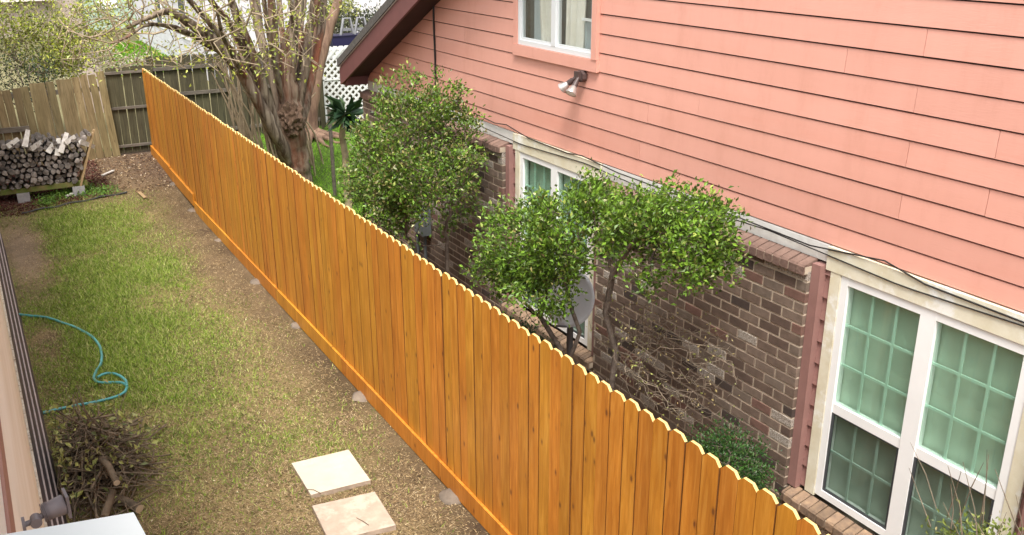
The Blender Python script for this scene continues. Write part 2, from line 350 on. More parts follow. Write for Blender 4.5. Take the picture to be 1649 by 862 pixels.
def grow(roots, tips, bf=.4, step=.09, jit=.012, r_tip=.003, e=2.2):
    """roots: list of (point, parent index or -1); joins every tip to the cheapest node (balanced spanning tree); pipe-model radii"""
    cap = len(roots)+int(len(tips)*60)+10
    X = np.zeros((cap, 3)); par = np.full(cap, -1); path = np.zeros(cap); n = 0
    for p, q in roots:
        X[n] = p; par[n] = q
        path[n] = 0 if q < 0 else path[q]+np.linalg.norm(X[n]-X[q]); n += 1
    r0 = X[:n].mean(0)
    tips = sorted([np.array(t) for t in tips], key=lambda t: np.min(np.linalg.norm(X[:len(roots)]-t, axis=1)))
    ends = []
    for t in tips:
        d = np.linalg.norm(X[:n]-t, axis=1); k = int(np.argmin(d+bf*path[:n]))
        a = X[k]; dist = d[k]; m = max(1, int(dist/step)); prev = k
        side = rng.normal(size=3)*dist*.05; side[2] -= dist*.05
        for j in range(1, m+1):
            if n >= cap: break
            u = j/m; X[n] = a+(t-a)*u+side*math.sin(math.pi*u)+(rng.normal(size=3)*jit if j < m else 0)
            par[n] = prev; path[n] = path[prev]+dist/m; prev = n; n += 1
        ends.append(prev)
    R = np.zeros(n); ch = [[] for _ in range(n)]
    for i in range(n-1, -1, -1):
        if R[i] == 0: R[i] = r_tip**e
        if par[i] >= 0: R[par[i]] += R[i]; ch[par[i]].append(i)
    R = R**(1/e)
    return X[:n], par[:n], R, ch, ends
def tree_tubes(mb, X, par, R, ch, n=5, skip=0, rmax=1e9, rmin=0):
    """chains of nodes -> tapered tubes"""
    done = set(); stack = [i for i in range(len(X)) if par[i] < 0]
    starts = [(i, None) for i in stack]
    while starts:
        i, p = starts.pop(); chain = [p] if p is not None else []; chain.append(i)
        while ch[i]:
            cs = sorted(ch[i], key=lambda q: -R[q]); 
            for c in cs[1:]: starts.append((c, i))
            i = cs[0]; chain.append(i)
        if len(chain) > 1:
            rad = [max(rmin, min(R[c], rmax)) for c in chain]
            if p is not None: rad[0] = min(rad[0], rad[1]*1.15)
            mb.tube([X[c] for c in chain], rad, 3 if rad[0] < .006 else n, caps=False)

# ================================================================== GROUND
def axis(a, b, fine0, fine1, st, coarse):
    q = list(np.arange(fine0, fine1, st)); return np.array(list(np.linspace(a, fine0, coarse, endpoint=False))+q+list(np.linspace(fine1, b, coarse)))
gx = axis(-150, 150, -.2, 8.6, .11, 24); gy = axis(-60, 260, 3.5, 23, .11, 24)
GX, GY = np.meshgrid(gx, gy, indexing='ij')
near = ((GX > -.3) & (GX < 9) & (GY > 3) & (GY < 23))
GZ = nzt(GY)+np.where(near, (fbm(GX*2.2, GY*2.2, 3)-.5)*.035, 0)
nx, ny = len(gx), len(gy); I = np.arange(nx*ny).reshape(nx, ny)
F = np.stack([I[:-1, :-1], I[1:, :-1], I[1:, 1:], I[:-1, 1:]], -1).reshape(-1, 4)
def green_mask(x, y):
    """how much living grass grows at a place of the yard (0 bare .. 1 lush)"""
    g = fbm(x*1.1+5, y*.8, 21)*.8+fbm(x*3.3, y*3.0, 22)*.55-.12
    core = np.clip(1-np.abs(x-1.05-.03*(y-12))/1.75, 0, 1)
    ylo = np.clip((y-6.8)/5.0, 0, 1); yhi = np.clip((18.2-y)/1.2, 0, 1)
    m = (.20+.95*core)*(.10+.90*ylo)*g*1.8
    m = m-np.clip((x-2.0)/1.1, 0, 1)*np.clip((y-8.5)/4, 0, 1)*.32
    m = m-np.exp(-((x-.35)/.32)**2-((y-15.6)/1.9)**2)*.9-np.exp(-((x-.35)/.25)**2-((y-11.9)/.6)**2)*.8
    m = m+np.exp(-((x-2.35)/.5)**2-((y-8.0)/.7)**2)*.42*g*1.6+np.exp(-((x-1.3)/.9)**2-((y-17.4)/.8)**2)*.35
    return np.clip(m*yhi, 0, 1)
cg = green_mask(GX, GY)*near; nb = ((GX > 3.25) & (GY > 12)) | (GY > 21)
f1 = fbm(GX*1.7, GY*1.7, 31); f2 = fbm(GX*6, GY*6, 41)
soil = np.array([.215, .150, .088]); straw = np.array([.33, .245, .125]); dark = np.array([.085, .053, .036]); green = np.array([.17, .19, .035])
mixs = np.clip((f1-.35)*3, 0, 1)[..., None]
Cg = soil*(1-mixs)+straw*mixs
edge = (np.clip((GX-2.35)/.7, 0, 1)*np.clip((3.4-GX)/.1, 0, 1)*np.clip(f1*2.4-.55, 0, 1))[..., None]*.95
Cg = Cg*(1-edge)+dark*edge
back = (np.clip((GY-17.6)/1.2, 0, 1)*np.clip((21-GY)*2, 0, 1))[..., None]
mul = (np.clip((1.75-GX)/.5, 0, 1)*np.clip((GY-17.4)/.3, 0, 1))[..., None]
Cg = Cg*(1-back*.8)+np.array([.14, .092, .066])*back*.8
Cg = Cg*(1-mul*.85)+np.array([.085, .030, .028])*mul*.85
cgn = (cg*.75)[..., None]; Cg = Cg*(1-cgn)+green*cgn
bd = (np.exp(-((GX-.35)/.32)**2-((GY-15.6)/1.9)**2)*.8)[..., None]; Cg = Cg*(1-bd)+np.array([.36, .27, .19])*bd
Cn = np.array([.085, .135, .028]); Cg = np.where(nb[..., None], Cn*(.8+.5*f1[..., None]), Cg)
Cg = np.where((GY > 21.3)[..., None], np.array([.20, .18, .095])*(.8+.5*f1[..., None]), Cg)
Cg = np.where((GY > 40)[..., None], np.array([.13, .12, .06]), Cg)
Cg = Cg*(.56+.52*f2[..., None])
gm, gnt, gb = newmat('yard_soil'); L = gnt.links.new
a = N(gnt, 'ShaderNodeAttribute', attribute_name='col'); v = coords(gnt, (1, 1, 1), False)
n1 = N(gnt, 'ShaderNodeTexNoise', Scale=55, Detail=7, Roughness=.75); L(v, n1.inputs['Vector'])
r1 = ramp(gnt, [(.28, (.50, .48, .45)), (.5, (1, 1, 1)), (.72, (1.5, 1.45, 1.35))]); L(n1.outputs['Fac'], r1.inputs[0])
mu = N(gnt, 'ShaderNodeMix', data_type='RGBA', blend_type='MULTIPLY'); mu.inputs[0].default_value = 1; L(a.outputs['Color'], mu.inputs[6]); L(r1.outputs[0], mu.inputs[7])
L(mu.outputs[2], gb.inputs['Base Color']); gb.inputs['Roughness'].default_value = .95; gb.inputs['Specular IOR Level'].default_value = .15
bp = N(gnt, 'ShaderNodeBump', Strength=.9, Distance=.02); L(n1.outputs['Fac'], bp.inputs['Height']); L(bp.outputs[0], gb.inputs['Normal'])
ground = link('ground', raw_mesh('ground', np.stack([GX, GY, GZ], -1).reshape(-1, 3), F, Cg.reshape(-1, 3), gm, True)); tag(ground, kind='structure')
def gz(x, y): return nzt(y)+(fbm(x*2.2, y*2.2, 3)-.5)*.035

def blades(name, n, region, gmask, lenr, widr, pal_g, pal_s, label, cat, flat=.35, dens=None):
    x = rng.uniform(region[0], region[1], n); y = region[2]+(region[3]-region[2])*rng.random(n)**1.35
    if dens is not None:
        k = rng.random(n) < dens(x, y); x, y = x[k], y[k]
    n = len(x); g = gmask(x, y); isg = rng.random(n) < g
    ang = rng.uniform(0, 2*np.pi, n); tilt = np.where(isg, rng.uniform(.25, 1.0, n), rng.uniform(.03, flat, n))
    ln = rng.uniform(*lenr, n)*np.where(isg, .8+.5*g, .68)*(.45+1.15*fbm(x*3.7, y*3.7, 91)); wd = rng.uniform(*widr, n)
    D = np.stack([np.cos(ang)*np.cos(tilt), np.sin(ang)*np.cos(tilt), np.sin(tilt)], 1); S = np.stack([-np.sin(ang), np.cos(ang), 0*ang], 1)
    P = np.stack([x, y, gz(x, y)+.002], 1)
    V = np.stack([P-S*wd[:, None]/2, P+S*wd[:, None]/2, P+D*ln[:, None]], 1).reshape(-1, 3)
    c = np.where(isg[:, None], palette(n, *pal_g), palette(n, *pal_s)); i = np.arange(n)*3
    o = link(name, raw_mesh(name, V, np.stack([i, i+1, i+2], 1), np.repeat(c, 3, 0), MT['grass'])); tag(o, label, cat, kind='stuff'); return o
PG = ([(.17, .27, .026), (.25, .34, .05), (.42, .42, .16), (.09, .16, .02), (.05, .085, .014)], [4, 4, 3, 2, 1]); PS = ([(.40, .295, .155), (.29, .20, .105), (.50, .39, .235), (.13, .085, .045), (.07, .045, .025)], [4, 4, 2.4, 2.6, 1.6])
def yard_dens(x, y):
    d = .40+.7*green_mask(x, y)+.25*fbm(x*2, y*2, 51)
    d = d*np.where(y > 18.0, np.clip((x-1.4)*.5, .0, .25), 1)
    d = d*(1-np.exp(-((x-.3)/.3)**2-((y-15.6)/1.8)**2)*.9)
    d = d*(1-.5*np.clip((x-2.25)/.5, 0, 1)*np.clip(fbm(x*1.7, y*1.7, 31)*2.6-.6, 0, 1))
    return d*np.clip((3.16-x)/.25, .12, 1)
blades('lawn_grass', 340000, (.12, 3.12, 5.2, 19.6), green_mask, (.026, .066), (.0045, .010), PG, PS, 'patchy lawn, green turning to straw between stained fence and beige wall', 'grass', .4, yard_dens)
blades('neighbour_grass', 60000, (3.3, 9.5, 12.4, 21), lambda x, y: np.full_like(x, .95), (.05, .13), (.006, .012), ([(.15, .32, .02), (.22, .40, .03), (.10, .22, .018)], [4, 3, 2]), PS, 'lush green grass behind the stained fence under the tree', 'grass', .4)

# mulch and litter
def chips(name, n, fx, pal, ln, label, cat):
    x, y = fx(n); ang = rng.uniform(0, 6.28, n); t = rng.uniform(-.3, .5, n)
    D = np.stack([np.cos(ang)*np.cos(t), np.sin(ang)*np.cos(t), np.sin(t)], 1)
    c = palette(n, *pal, jit=.3); P = np.stack([x, y, gz(x, y)+.006], 1)
    o = link(name, leaves_mesh(name, P, D, rng.uniform(*ln, n), c, MT['chips'], .35, 1.5)); tag(o, label, cat, kind='stuff')
def fmul(n):
    x = rng.uniform(.0, 2.0, n); y = rng.uniform(17.2, 20.3, n); k = (y > 17.35+.28*x+.1*np.sin(x*9)) ; return x[k][:n], y[k][:n]
def wrap(f):
    def g(n):
        x, y = f(int(n*1.6)); return np.resize(x, n), np.resize(y, n)
    return g
chips('mulch', 9000, wrap(fmul), ([(.10, .028, .026), (.15, .05, .042), (.06, .022, .02), (.22, .14, .10)], [5, 3, 3, .5]), (.02, .06), 'dark red wood mulch around and under the firewood rack', 'mulch')
chips('leaf_litter', 1500, lambda n: (rng.uniform(1.9, 3.1, n), rng.uniform(17.8, 20.4, n)), ([(.26, .17, .10), (.40, .30, .18), (.10, .06, .04), (.5, .42, .32)], [4, 2, 4, 1]), (.02, .07), 'brown leaf litter on the bare soil before the dark gate', 'leaf litter')
chips('fallen_leaves', 420, lambda n: (rng.uniform(.3, 3.0, n), rng.uniform(6, 17, n)), ([(.52, .47, .24), (.42, .34, .20), (.56, .50, .34), (.13, .085, .05)], [3, 3, 2, 3]), (.02, .045), 'pale dry fallen leaves scattered across the lawn', 'fallen leaves')

# ================================================================== STAINED FENCE
XF = 3.15
fence = empty('stained_fence', (XF, 11, 0), 'orange stained wooden privacy fence with dog-eared pickets dividing the two yards', 'fence')
PW, PITCH, TOP = .1336, .1407, 2.05
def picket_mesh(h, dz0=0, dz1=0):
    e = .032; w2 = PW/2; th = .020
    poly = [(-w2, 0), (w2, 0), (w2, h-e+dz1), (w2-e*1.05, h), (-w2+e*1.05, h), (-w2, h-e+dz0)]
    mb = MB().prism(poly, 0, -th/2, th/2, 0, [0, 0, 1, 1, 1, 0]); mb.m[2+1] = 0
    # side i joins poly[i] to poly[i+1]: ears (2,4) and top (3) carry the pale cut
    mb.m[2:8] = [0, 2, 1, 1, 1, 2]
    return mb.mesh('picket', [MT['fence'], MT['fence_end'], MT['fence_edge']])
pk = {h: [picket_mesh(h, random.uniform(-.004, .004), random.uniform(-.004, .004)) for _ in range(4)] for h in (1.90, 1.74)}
y = 2.30
while y < 20.2:
    h = 1.90 if y < 16.55 else 1.74
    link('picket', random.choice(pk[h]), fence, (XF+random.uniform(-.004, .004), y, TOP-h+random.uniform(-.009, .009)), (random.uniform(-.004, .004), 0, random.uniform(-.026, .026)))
    y += PITCH
ky = [2.2, 4.3, 6.75, 9.2, 11.65, 14.1, 16.5]
for a, b in zip(ky[:-1], ky[1:]):
    MB().box((-.013, -(b-a)/2+.003, -.095), (.013, (b-a)/2-.003, .095)).build('kickboard', MT['fence'], fence, (XF-.026, (a+b)/2, .105), (random.uniform(-.002, .002), 0, 0))
for a, b, z0, z1 in ((16.47, 18.4, .13, .37), (18.4, 20.25, .20, .45)):
    MB().box((-.019, -(b-a)/2, -.10), (.019, (b-a)/2, .115)).build('kickboard', MT['fence'], fence, (XF-.032, (a+b)/2, (z0+z1)/2), (.03, 0, 0))
for z in (.45, 1.1, 1.75):
    MB().box((XF+.010, 2.2, z-.045), (XF+.048, 20.2, z+.045)).build('rail', MT['fence'], fence)
for y in (2.3, 4.75, 7.2, 9.65, 12.1, 14.55, 17.0, 19.45):
    MB().box((XF+.05, y-.045, -.1), (XF+.14, y+.045, 1.92)).build('post', MT['fence'], fence)

# rocks under the fence line
for k, (x, y, s, lb) in enumerate([(283, 296, .16, 'farthest small stone at the foot of the stained fence'), (318, 338, .17, 'pale stone under the kickboard step of the stained fence'), (365, 385, .14, 'half hidden stone under the stained fence beside bare soil, third from the gate'), (424, 452, .19, 'pale round stone at the fence foot beside the green part of the lawn'), (487, 522, .15, 'small stone at the fence foot midway along the lawn'), (592, 637, .19, 'brown stone at the fence foot up the yard from the pavers'), (740, 796, .20, 'flat sunken stone at the fence foot right of the pavers')]):
    p = gnd(x, y); s *= .72
    import bmesh
    bm = bmesh.new(); bmesh.ops.create_icosphere(bm, subdivisions=2, radius=1)
    for q in bm.verts:
        d = 1+.35*mnoise.noise(q.co*1.7+Vector((k*9, 3, 1)))
        q.co = Vector((q.co.x*s*.75*d, q.co.y*s*d, q.co.z*s*.42*d))
    me = bpy.data.meshes.new('stone'); bm.to_mesh(me); bm.free(); me.materials.append(MT['rock'])
    for f in me.polygons: f.use_smooth = True
    tag(link('stone', me, None, (min(p.x, XF-.06), p.y, p.z-s*.16)), lb, 'stone', 'stones along the fence foot')

# ================================================================== NEIGHBOUR HOUSE
XB, XS = 4.70, 4.80                    # brick face, siding plane
YC = 12.22                             # far corner
house = empty('brick_and_siding_house', (5.5, 6, 0), 'two storey house with salmon lap siding above a brown brick wall', 'house')
def rake_z(y): return 2.93+(12.32-y)*.49           # top of the rake fascia
YR = 3.2                                            # ridge
# body behind the cladding
body = MB().prism([(YC, 0), (YC, 2.75), (YR, rake_z(YR)-.2), (2*YR-YC, 2.75), (2*YR-YC, 0)], 0, XS+.14, 11.0)
body.build('inner_wall', MT['siding_back'], house)
# --- brick
mortar = MB()
mortar.box((XB+.006, 4.137, 0), (XS+.138, 6.595, 2.545)).box((XB+.006, 8.318, 0), (XS+.138, YC-.003, 2.545)).box((XB+.007, 2.30, 0), (XS+.137, 4.1, .78)).box((XB+.007, 6.62, 0), (XS+.137, 8.29, .72)).box((XB+.006, -4, 0), (XS+.138, 2.30, 2.545))
bw = mortar.build('brick_wall', MT['mortar'], house)
BL, BH, PL, PH = .194, .067, .2035, .0805
def brick_mesh(l):
    c = .003; d = .05
    mb = MB(); y0, y1, z0, z1 = -l/2, l/2, -BH/2, BH/2
    back = [(d, y0, z0), (d, y1, z0), (d, y1, z1), (d, y0, z1)]; mid = [(c, y0, z0), (c, y1, z0), (c, y1, z1), (c, y0, z1)]; fr = [(0, y0+c, z0+c), (0, y1-c, z0+c), (0, y1-c, z1-c), (0, y0+c, z1-c)]
    vs = back+mid+fr; fs = [(8, 11, 10, 9)]
    for i in range(4):
        j = (i+1) % 4; fs += [(i, j, 4+j, 4+i), (4+i, 4+j, 8+j, 8+i)]
    return mb.add(vs, fs)
bmesh_cache = {}
def bmesh_for(l):
    k = round(l, 3)
    if k not in bmesh_cache: bmesh_cache[k] = brick_mesh(k).mesh('brick', MT['brick'])
    return bmesh_cache[k]
farV, farF, farC = [], [], []
def brick_run(ya, yb, zlo, zhi, nearz, near_):
    row = 0; z = zhi-PH/2
    while z > zlo:
        y = ya+ (PL/2 if row % 2 else 0); segs = []
        if row % 2: segs.append((ya, ya+PL/2))
        while y < yb-.01:
            segs.append((y, min(y+PL, yb))); y += PL
        for a, b in segs:
            l = b-a-.0125
            if l < .03: continue
            jx = random.uniform(-.002, .002)
            if near_ and z > nearz: link('brick', bmesh_for(l), bw, (XB+.001+jx, (a+b)/2, z))
            else:
                q = brick_mesh(l); bb = len(farV); farV.extend([(v[0]+XB+.001+jx, v[1]+(a+b)/2, v[2]+z) for v in q.v]); farF.extend([tuple(bb+i for i in f) for f in q.f]); farC.extend([random.random()]*len(q.v))
        z -= PH; row += 1
brick_run(4.13, 6.60, .1, 2.545, .98, True)
brick_run(8.31, YC, .1, 2.545, .6, False)
brick_run(2.35, 4.10, .3, .78, 9, False); brick_run(6.62, 8.29, .3, .72, 9, False); brick_run(-.5, 2.30, .3, 2.545, 9, False)
o = link('brickwork', raw_mesh('brickwork', np.array(farV), np.array(farF), np.array(farC), MT['brick_far'], attr='rnd'), bw); tag(o, kind='stuff')
# sloping brick cap
def cap(ya, yb, name='cap_brick', x0=XB-.035, x1=XS-.012, z=2.548, h=.072, drop=.03, mat='capbrick', pitch=.0765, vis=True):
    y = ya
    while y < yb-.02:
        b = min(y+pitch, yb); j = random.uniform(-.004, .004)
        poly = [(x0+j, z-drop), (x1, z), (x1, z+h), (x0+.012+j, z+h-drop), (x0+j, z+h-drop-.014)]
        mb = MB(); n = len(poly); hw = (b-y)/2-.005
        vs = [(q[0], -hw, q[1]) for q in poly]+[(q[0], hw, q[1]) for q in poly]
        mb.add(vs, [tuple(range(n)), tuple(range(n, 2*n))[::-1]]+[(i, n+i, n+(i+1) % n, (i+1) % n) for i in range(n)])
        mb.build(name, MT[mat], bw, (0, (y+b)/2, random.uniform(-.003, .003)))
        y = b
    MB().box((x0+.008, ya+.003, z-drop+.006), (x1-.004, yb-.003, z+.5*h-.008)).build('cap_mortar', MT['mortar'], bw)
cap(4.135, 6.60); cap(8.31, 8.9); 
cap(8.9, YC, pitch=.153); cap(.3, 2.3, pitch=.153)
# --- frieze board under the siding
MB().box((XS-.008, 2.36-4, 2.618), (XS+.02, 2.42, 2.738)).box((XS-.008, 4.06, 2.618), (XS+.02, 6.66, 2.738)).box((XS-.008, 8.24, 2.618), (XS+.02, YC-.005, 2.738)).build('frieze_board', MT['frieze'], house)
# --- lap siding
siding = MB().box((XS+.022, -4, 2.74), (XS+.139, YC-.004, 2.9)).build('siding', MT['siding_back'], house)
def rk(y): return rake_z(y)-.25 if y > YR else rake_z(YR)-.25
UW = (6.77, 8.21, 3.53, 4.95)          # upper window casing
sb = MB(); bx0, bx1 = XS+.0225, XS+.1385
sb.prism([(YC-.01, 2.9), (YC-.01, rk(YC)+.16), (UW[1], rk(UW[1])), (UW[1], 2.9)], 0, bx0, bx1)
sb.prism([(UW[0], 2.9), (UW[0], rk(UW[0])), (YR, rk(YR)), (-4, rk(YR)), (-4, 2.9)], 0, bx0, bx1)
sb.prism([(UW[0], 2.9), (UW[1], 2.9), (UW[1], UW[2]+.03), (UW[0], UW[2]+.03)], 0, bx0, bx1)
sb.build('siding_backing', MT['siding_back'], siding)
ROW = .1635; rows = [2.742]+[2.880+ROW*k for k in range(0, 17)]
J = {3.95: [4.11], 4.08: [3.56], 3.78: [3.57], 3.59: [3.02], 3.45: [3.57, 5.45], 3.30: [3.02, 6.06], 3.14: [3.57], 2.98: [6.15], 2.80: [6.89], 4.2: [5.2], 3.62: [9.3], 3.1: [8.6]}
for k, z0 in enumerate(rows):
    z1 = rows[k+1] if k+1 < len(rows) else z0+ROW
    zm = (z0+z1)/2; yend = min(YC-.01, 12.32-(z0-2.93+.16)/.49)
    yend1 = min(YC-.01, 12.32-(z1-2.93+.16)/.49)
    cuts = [-3.9, .3]; 
    for zj, ys in J.items():
        if z0 <= zj < z1: cuts += ys
    cuts = sorted(cuts)
    if not any(2.4 < c < 6 for c in cuts[2:]) and zm > 2.8: cuts.append(random.choice([1.6, 2.1, 2.5]))
    cuts = sorted(set(cuts+[yend]))
    for a, b in zip(cuts[:-1], cuts[1:]):
        ps = [(a, b)]
        if z0 < UW[3] and z1 > UW[2]+.02:
            ps = []
            if a < UW[0]: ps.append((a, min(b, UW[0])))
            if b > UW[1]: ps.append((max(a, UW[1]), b))
        for (c, d) in ps:
            if d-c < .03: continue
            d1 = min(d, yend1) if d == yend else d
            xt, xb_ = XS+.001+random.uniform(-.001, .001), XS-.006+random.uniform(-.0015, .0015); zb, ztp = z0+.0055+random.uniform(-.001, .001), z1-.0055
            g = .0018
            vs = [(xb_, c+g, zb), (xb_, d-g, zb), (xt, d1-g, ztp), (xt, c+g, ztp), (XS+.024, c+g, zb), (XS+.024, d-g, zb), (XS+.024, d1-g, ztp), (XS+.024, c+g, ztp)]
            MB().add(vs, [(0, 3, 2, 1), (4, 5, 6, 7), (0, 1, 5, 4), (1, 2, 6, 5), (2, 3, 7, 6), (3, 0, 4, 7)]).build('siding_board', MT['siding'], siding)
# --- roof, rake and eave return
XO = 4.45
roof = MB(); t = .10
for sgn in (1, -1):
    ya, za = 12.37, rake_z(12.37)+.02; yb, zb = YR, rake_z(YR)+.02
    f = (lambda y: y) if sgn > 0 else (lambda y: 2*YR-y)
    poly = [(f(ya), za), (f(yb), zb), (f(yb), zb+t), (f(ya), za+t)]
    roof.prism(poly if sgn > 0 else poly[::-1], 0, XO-.025, 11.3)
roof = roof.build('roof', MT['shingle'], house)
def along(y0, y1, dz0, dz1, x0, x1, name, mat, par=roof):
    MB().prism([(y0, rake_z(y0)+dz0), (y0, rake_z(y0)+dz1), (y1, rake_z(y1)+dz1), (y1, rake_z(y1)+dz0)], 0, x0, x1).build(name, MT[mat], par)
along(12.32, YR, -.235, -.0, XO, XO+.03, 'fascia_board', 'rake')
along(12.32, YR, .004, .017, XO-.012, XO+.03, 'drip_edge', 'skirtedge')
along(12.22, YR, -.185, -.165, XO+.031, XS+.02, 'soffit', 'soffit')
MB().box((XO+.032, 12.20, 2.690), (XS+.13, 12.36, 2.905)).build('eave_return', MT['rake'], roof)
MB().prism([(12.32, rake_z(12.32)-.237), (12.32, rake_z(12.32)+.0), (12.36, rake_z(12.36)), (12.36, 2.69)], 0, XO+.001, XO+.029).build('fascia_end', MT['rake'], roof)
# --- windows
def sash_window(y0, y1, z0, z1, zmid, parts):
    """double mulled white window; y0 > y1, seen face towards -x"""
    xw = XS-.02
    win = MB(); fw = .055; ym = (y0+y1)/2
    fr = MB().box((xw, y0-fw, z0), (xw+.07, y0, z1)).box((xw, y1, z0), (xw+.07, y1+fw, z1)).box((xw, ym-.055, z0), (xw+.07, ym+.055, z1))
    for a, b in ((y0-fw, ym+.055), (ym-.055, y1+fw)):
        fr.box((xw+.001, b, z1-fw), (xw+.07, a, z1)).box((xw+.001, b, z0), (xw+.07, a, z0+fw)).box((xw+.006, b, zmid-.035), (xw+.06, a, zmid+.035))
    w_ = fr.build('window', MT['vinyl'], house)
    for a, b in ((y0-fw, ym+.055), (ym-.055, y1+fw)):
        # upper sash
        u0, u1 = zmid+.035, z1-fw
        MB().box((xw+.022, b+.004, u0), (xw+.028, a-.004, u1)).build('pane', MT['glass_green'], w_)
        for i in (1, 2):
            yy = b+(a-b)*i/3; MB().box((xw+.032, yy-.009, u0), (xw+.040, yy+.009, u1)).build('muntin', MT['muntin'], w_)
            zz = u0+(u1-u0)*i/3; MB().box((xw+.0315, b, zz-.009), (xw+.0405, a, zz+.009)).build('muntin', MT['muntin'], w_)
        # lower sash with an insect screen in front
        l0, l1 = z0+fw, zmid-.035
        MB().box((xw+.012, b+.02, l0+.018), (xw+.016, a-.02, l1-.012)).build('screen', MT['glass_dark'], w_)
        sf = MB().box((xw+.008, b, l0), (xw+.020, b+.02, l1)).box((xw+.008, a-.02, l0), (xw+.020, a, l1)).box((xw+.008, b+.02, l0), (xw+.020, a-.02, l0+.018)).box((xw+.008, b+.02, l1-.012), (xw+.020, a-.02, l1))
        sf.build('screen_frame', MT['screen'], w_)
        for i in (1, 2):
            yy = b+(a-b)*i/3; MB().box((xw+.036, yy-.009, l0), (xw+.044, yy+.009, l1)).build('muntin', MT['muntin'], w_)
        zz = l0+(l1-l0)*.5; MB().box((xw+.0355, b, zz-.009), (xw+.0445, a, zz+.009)).build('muntin', MT['muntin'], w_)
    # blind with soft folds, and a dark reveal behind
    mb = MB(); n = 60; ys = np.linspace(y1+.03, y0-.03, n); vs = []; fs = []
    for i, yy in enumerate(ys):
        xx = xw+.085+.006*math.sin(yy*11)+.003*math.sin(yy*37)
        vs += [(xx, yy, z0+.02), (xx, yy, z1-.03)]
    for i in range(n-1): fs.append((2*i, 2*i+1, 2*i+3, 2*i+2))
    mb.add(vs, fs, 0, True).build('blind', MT['curtain'], w_)
    MB().box((xw+.12, y1, z0), (xw+.13, y0, z1)).build('reveal', MT['room'], w_)
    return w_
def ground_window(y0, y1, z0, zs):
    # y0 = far (left in the picture) edge of the white frame
    sash_window(y0, y1, z0, 2.57, 1.615, None)
    MB().box((XS-.026, y0+.003, z0-.02), (XS+.03, y0+.088, 2.573)).build('casing', MT['cream'], house)
    MB().box((XS-.026, y1-.088, z0-.02), (XS+.03, y1-.003, 2.573)).build('casing', MT['cream'], house)
    MB().box((XS-.030, y1-.13, 2.575), (XS+.03, y0+.13, 2.737)).build('header_board', MT['cream'], house)
    # mauve corner board and the narrow lap strips between it and the casing
    for s, ya in ((1, y0+.088), (-1, y1-.088)):
        a, b = sorted((ya+s*.050, ya+s*.125)); MB().box((XB+.03, a, z0-.02), (XS+.06, b, 2.60)).build('corner_board', MT['mauve'], house)
        z = z0
        while z < 2.56:
            a, b = sorted((ya+s*.003, ya+s*.049)); zt_ = min(z+.160, 2.572)
            MB().add([(XS-.022, a, z), (XS-.022, b, z), (XS-.004, b, zt_), (XS-.004, a, zt_), (XS+.03, a, z), (XS+.03, b, z), (XS+.03, b, zt_), (XS+.03, a, zt_)], [(0, 3, 2, 1), (4, 5, 6, 7), (0, 1, 5, 4), (1, 2, 6, 5), (2, 3, 7, 6), (3, 0, 4, 7)]).build('lap_strip', MT['mauve'], house)
            z += .1635
    cap(y1-.21, y0+.20, 'sill_brick', XB-.045, XS-.03, zs, .072, .028, 'sillbrick', .078)
ground_window(3.92, 2.585, .90, .805)
ground_window(8.085, 6.80, .90, .805)
# peeling white patches on the far casing
# --- upper window (slider)
ya, yb, za, zb = UW[0], UW[1], UW[2], UW[3]
xw = XS-.02
MB().box((xw-.012, ya-.004, za), (XS+.03, yb+.004, za+.105)).build('sill_board', MT['siding'], house)
MB().box((xw-.02, ya, za+.107), (XS+.03, ya+.075, zb)).build('upper_casing', MT['siding'], house)
MB().box((xw-.006, yb-.075, za+.107), (XS+.03, yb, zb)).build('upper_casing', MT['siding'], house)
MB().box((xw-.02, ya-.005, zb+.003), (XS+.03, yb+.005, zb+.1)).build('upper_casing', MT['siding'], house)
y1, y0, z0, z1 = ya+.077, yb-.077, za+.108, zb; ym = 7.49
uf = MB().box((xw+.004, y1, z0), (XS+.05, y0, z0+.0455)).box((xw+.004, y1, z0+.045), (XS+.05, y1+.035, z1)).box((xw+.004, y0-.035, z0+.045), (XS+.05, y0, z1)).box((xw+.0, ym-.035, z0+.0455), (XS+.052, ym+.035, z1)).box((xw+.003, y1, z1-.03), (XS+.05, y0, z1-.001))
uw = uf.build('upper_window', MT['aluminium'], house)
for a, b, mname in ((ym+.035, y0-.035, 'glass'), (y1+.035, ym-.035, 'glass')):
    MB().box((XS+.006, a, z0+.045), (XS+.011, b, z1-.03)).build('pane', MT[mname], uw)
    MB().box((XS-.004, a, z0+.045), (XS+.02, b, z0+.07)).box((XS-.004, a, z0+.07), (XS+.02, a+.018, z1-.03)).box((XS-.004, b-.018, z0+.07), (XS+.02, b, z1-.03)).build('sash', MT['aluminium'], uw)
def drape(name, ya, yb, za, zb, x, amp, fr, mat, skew=0, n=40):
    vs, fs = [], []
    for i in range(n):
        u = i/(n-1); yy = ya+(yb-ya)*u; xx = x+amp*math.sin(u*fr*6.28)+amp*.4*math.sin(u*fr*15)
        vs += [(xx, yy, za), (xx+amp*.5*math.sin(u*fr*6.28+1), yy+skew*(1-u*.4), zb)]
    for i in range(n-1): fs.append((2*i, 2*i+1, 2*i+3, 2*i+2))
    MB().add(vs, fs, 0, True).build(name, MT[mat], uw)
drape('blind', 7.53, 8.02, z0+.05, z1, XS+.10, .004, 9, 'greyblind')
drape('curtain', 7.62, 7.86, z0+.06, z1, XS+.075, .018, 2.2, 'sheer', .18)
drape('curtain', 7.13, 7.42, z0+.05, z1, XS+.075, .020, 2.5, 'sheer', -.05)
drape('curtain', 6.86, 7.00, z0+.05, z0+.30, XS+.085, .02, 1.3, 'sheer', .05)
drape('curtain', 6.90, 7.16, z0+.05, z0+.29, XS+.10, .015, 2, 'greyblind')
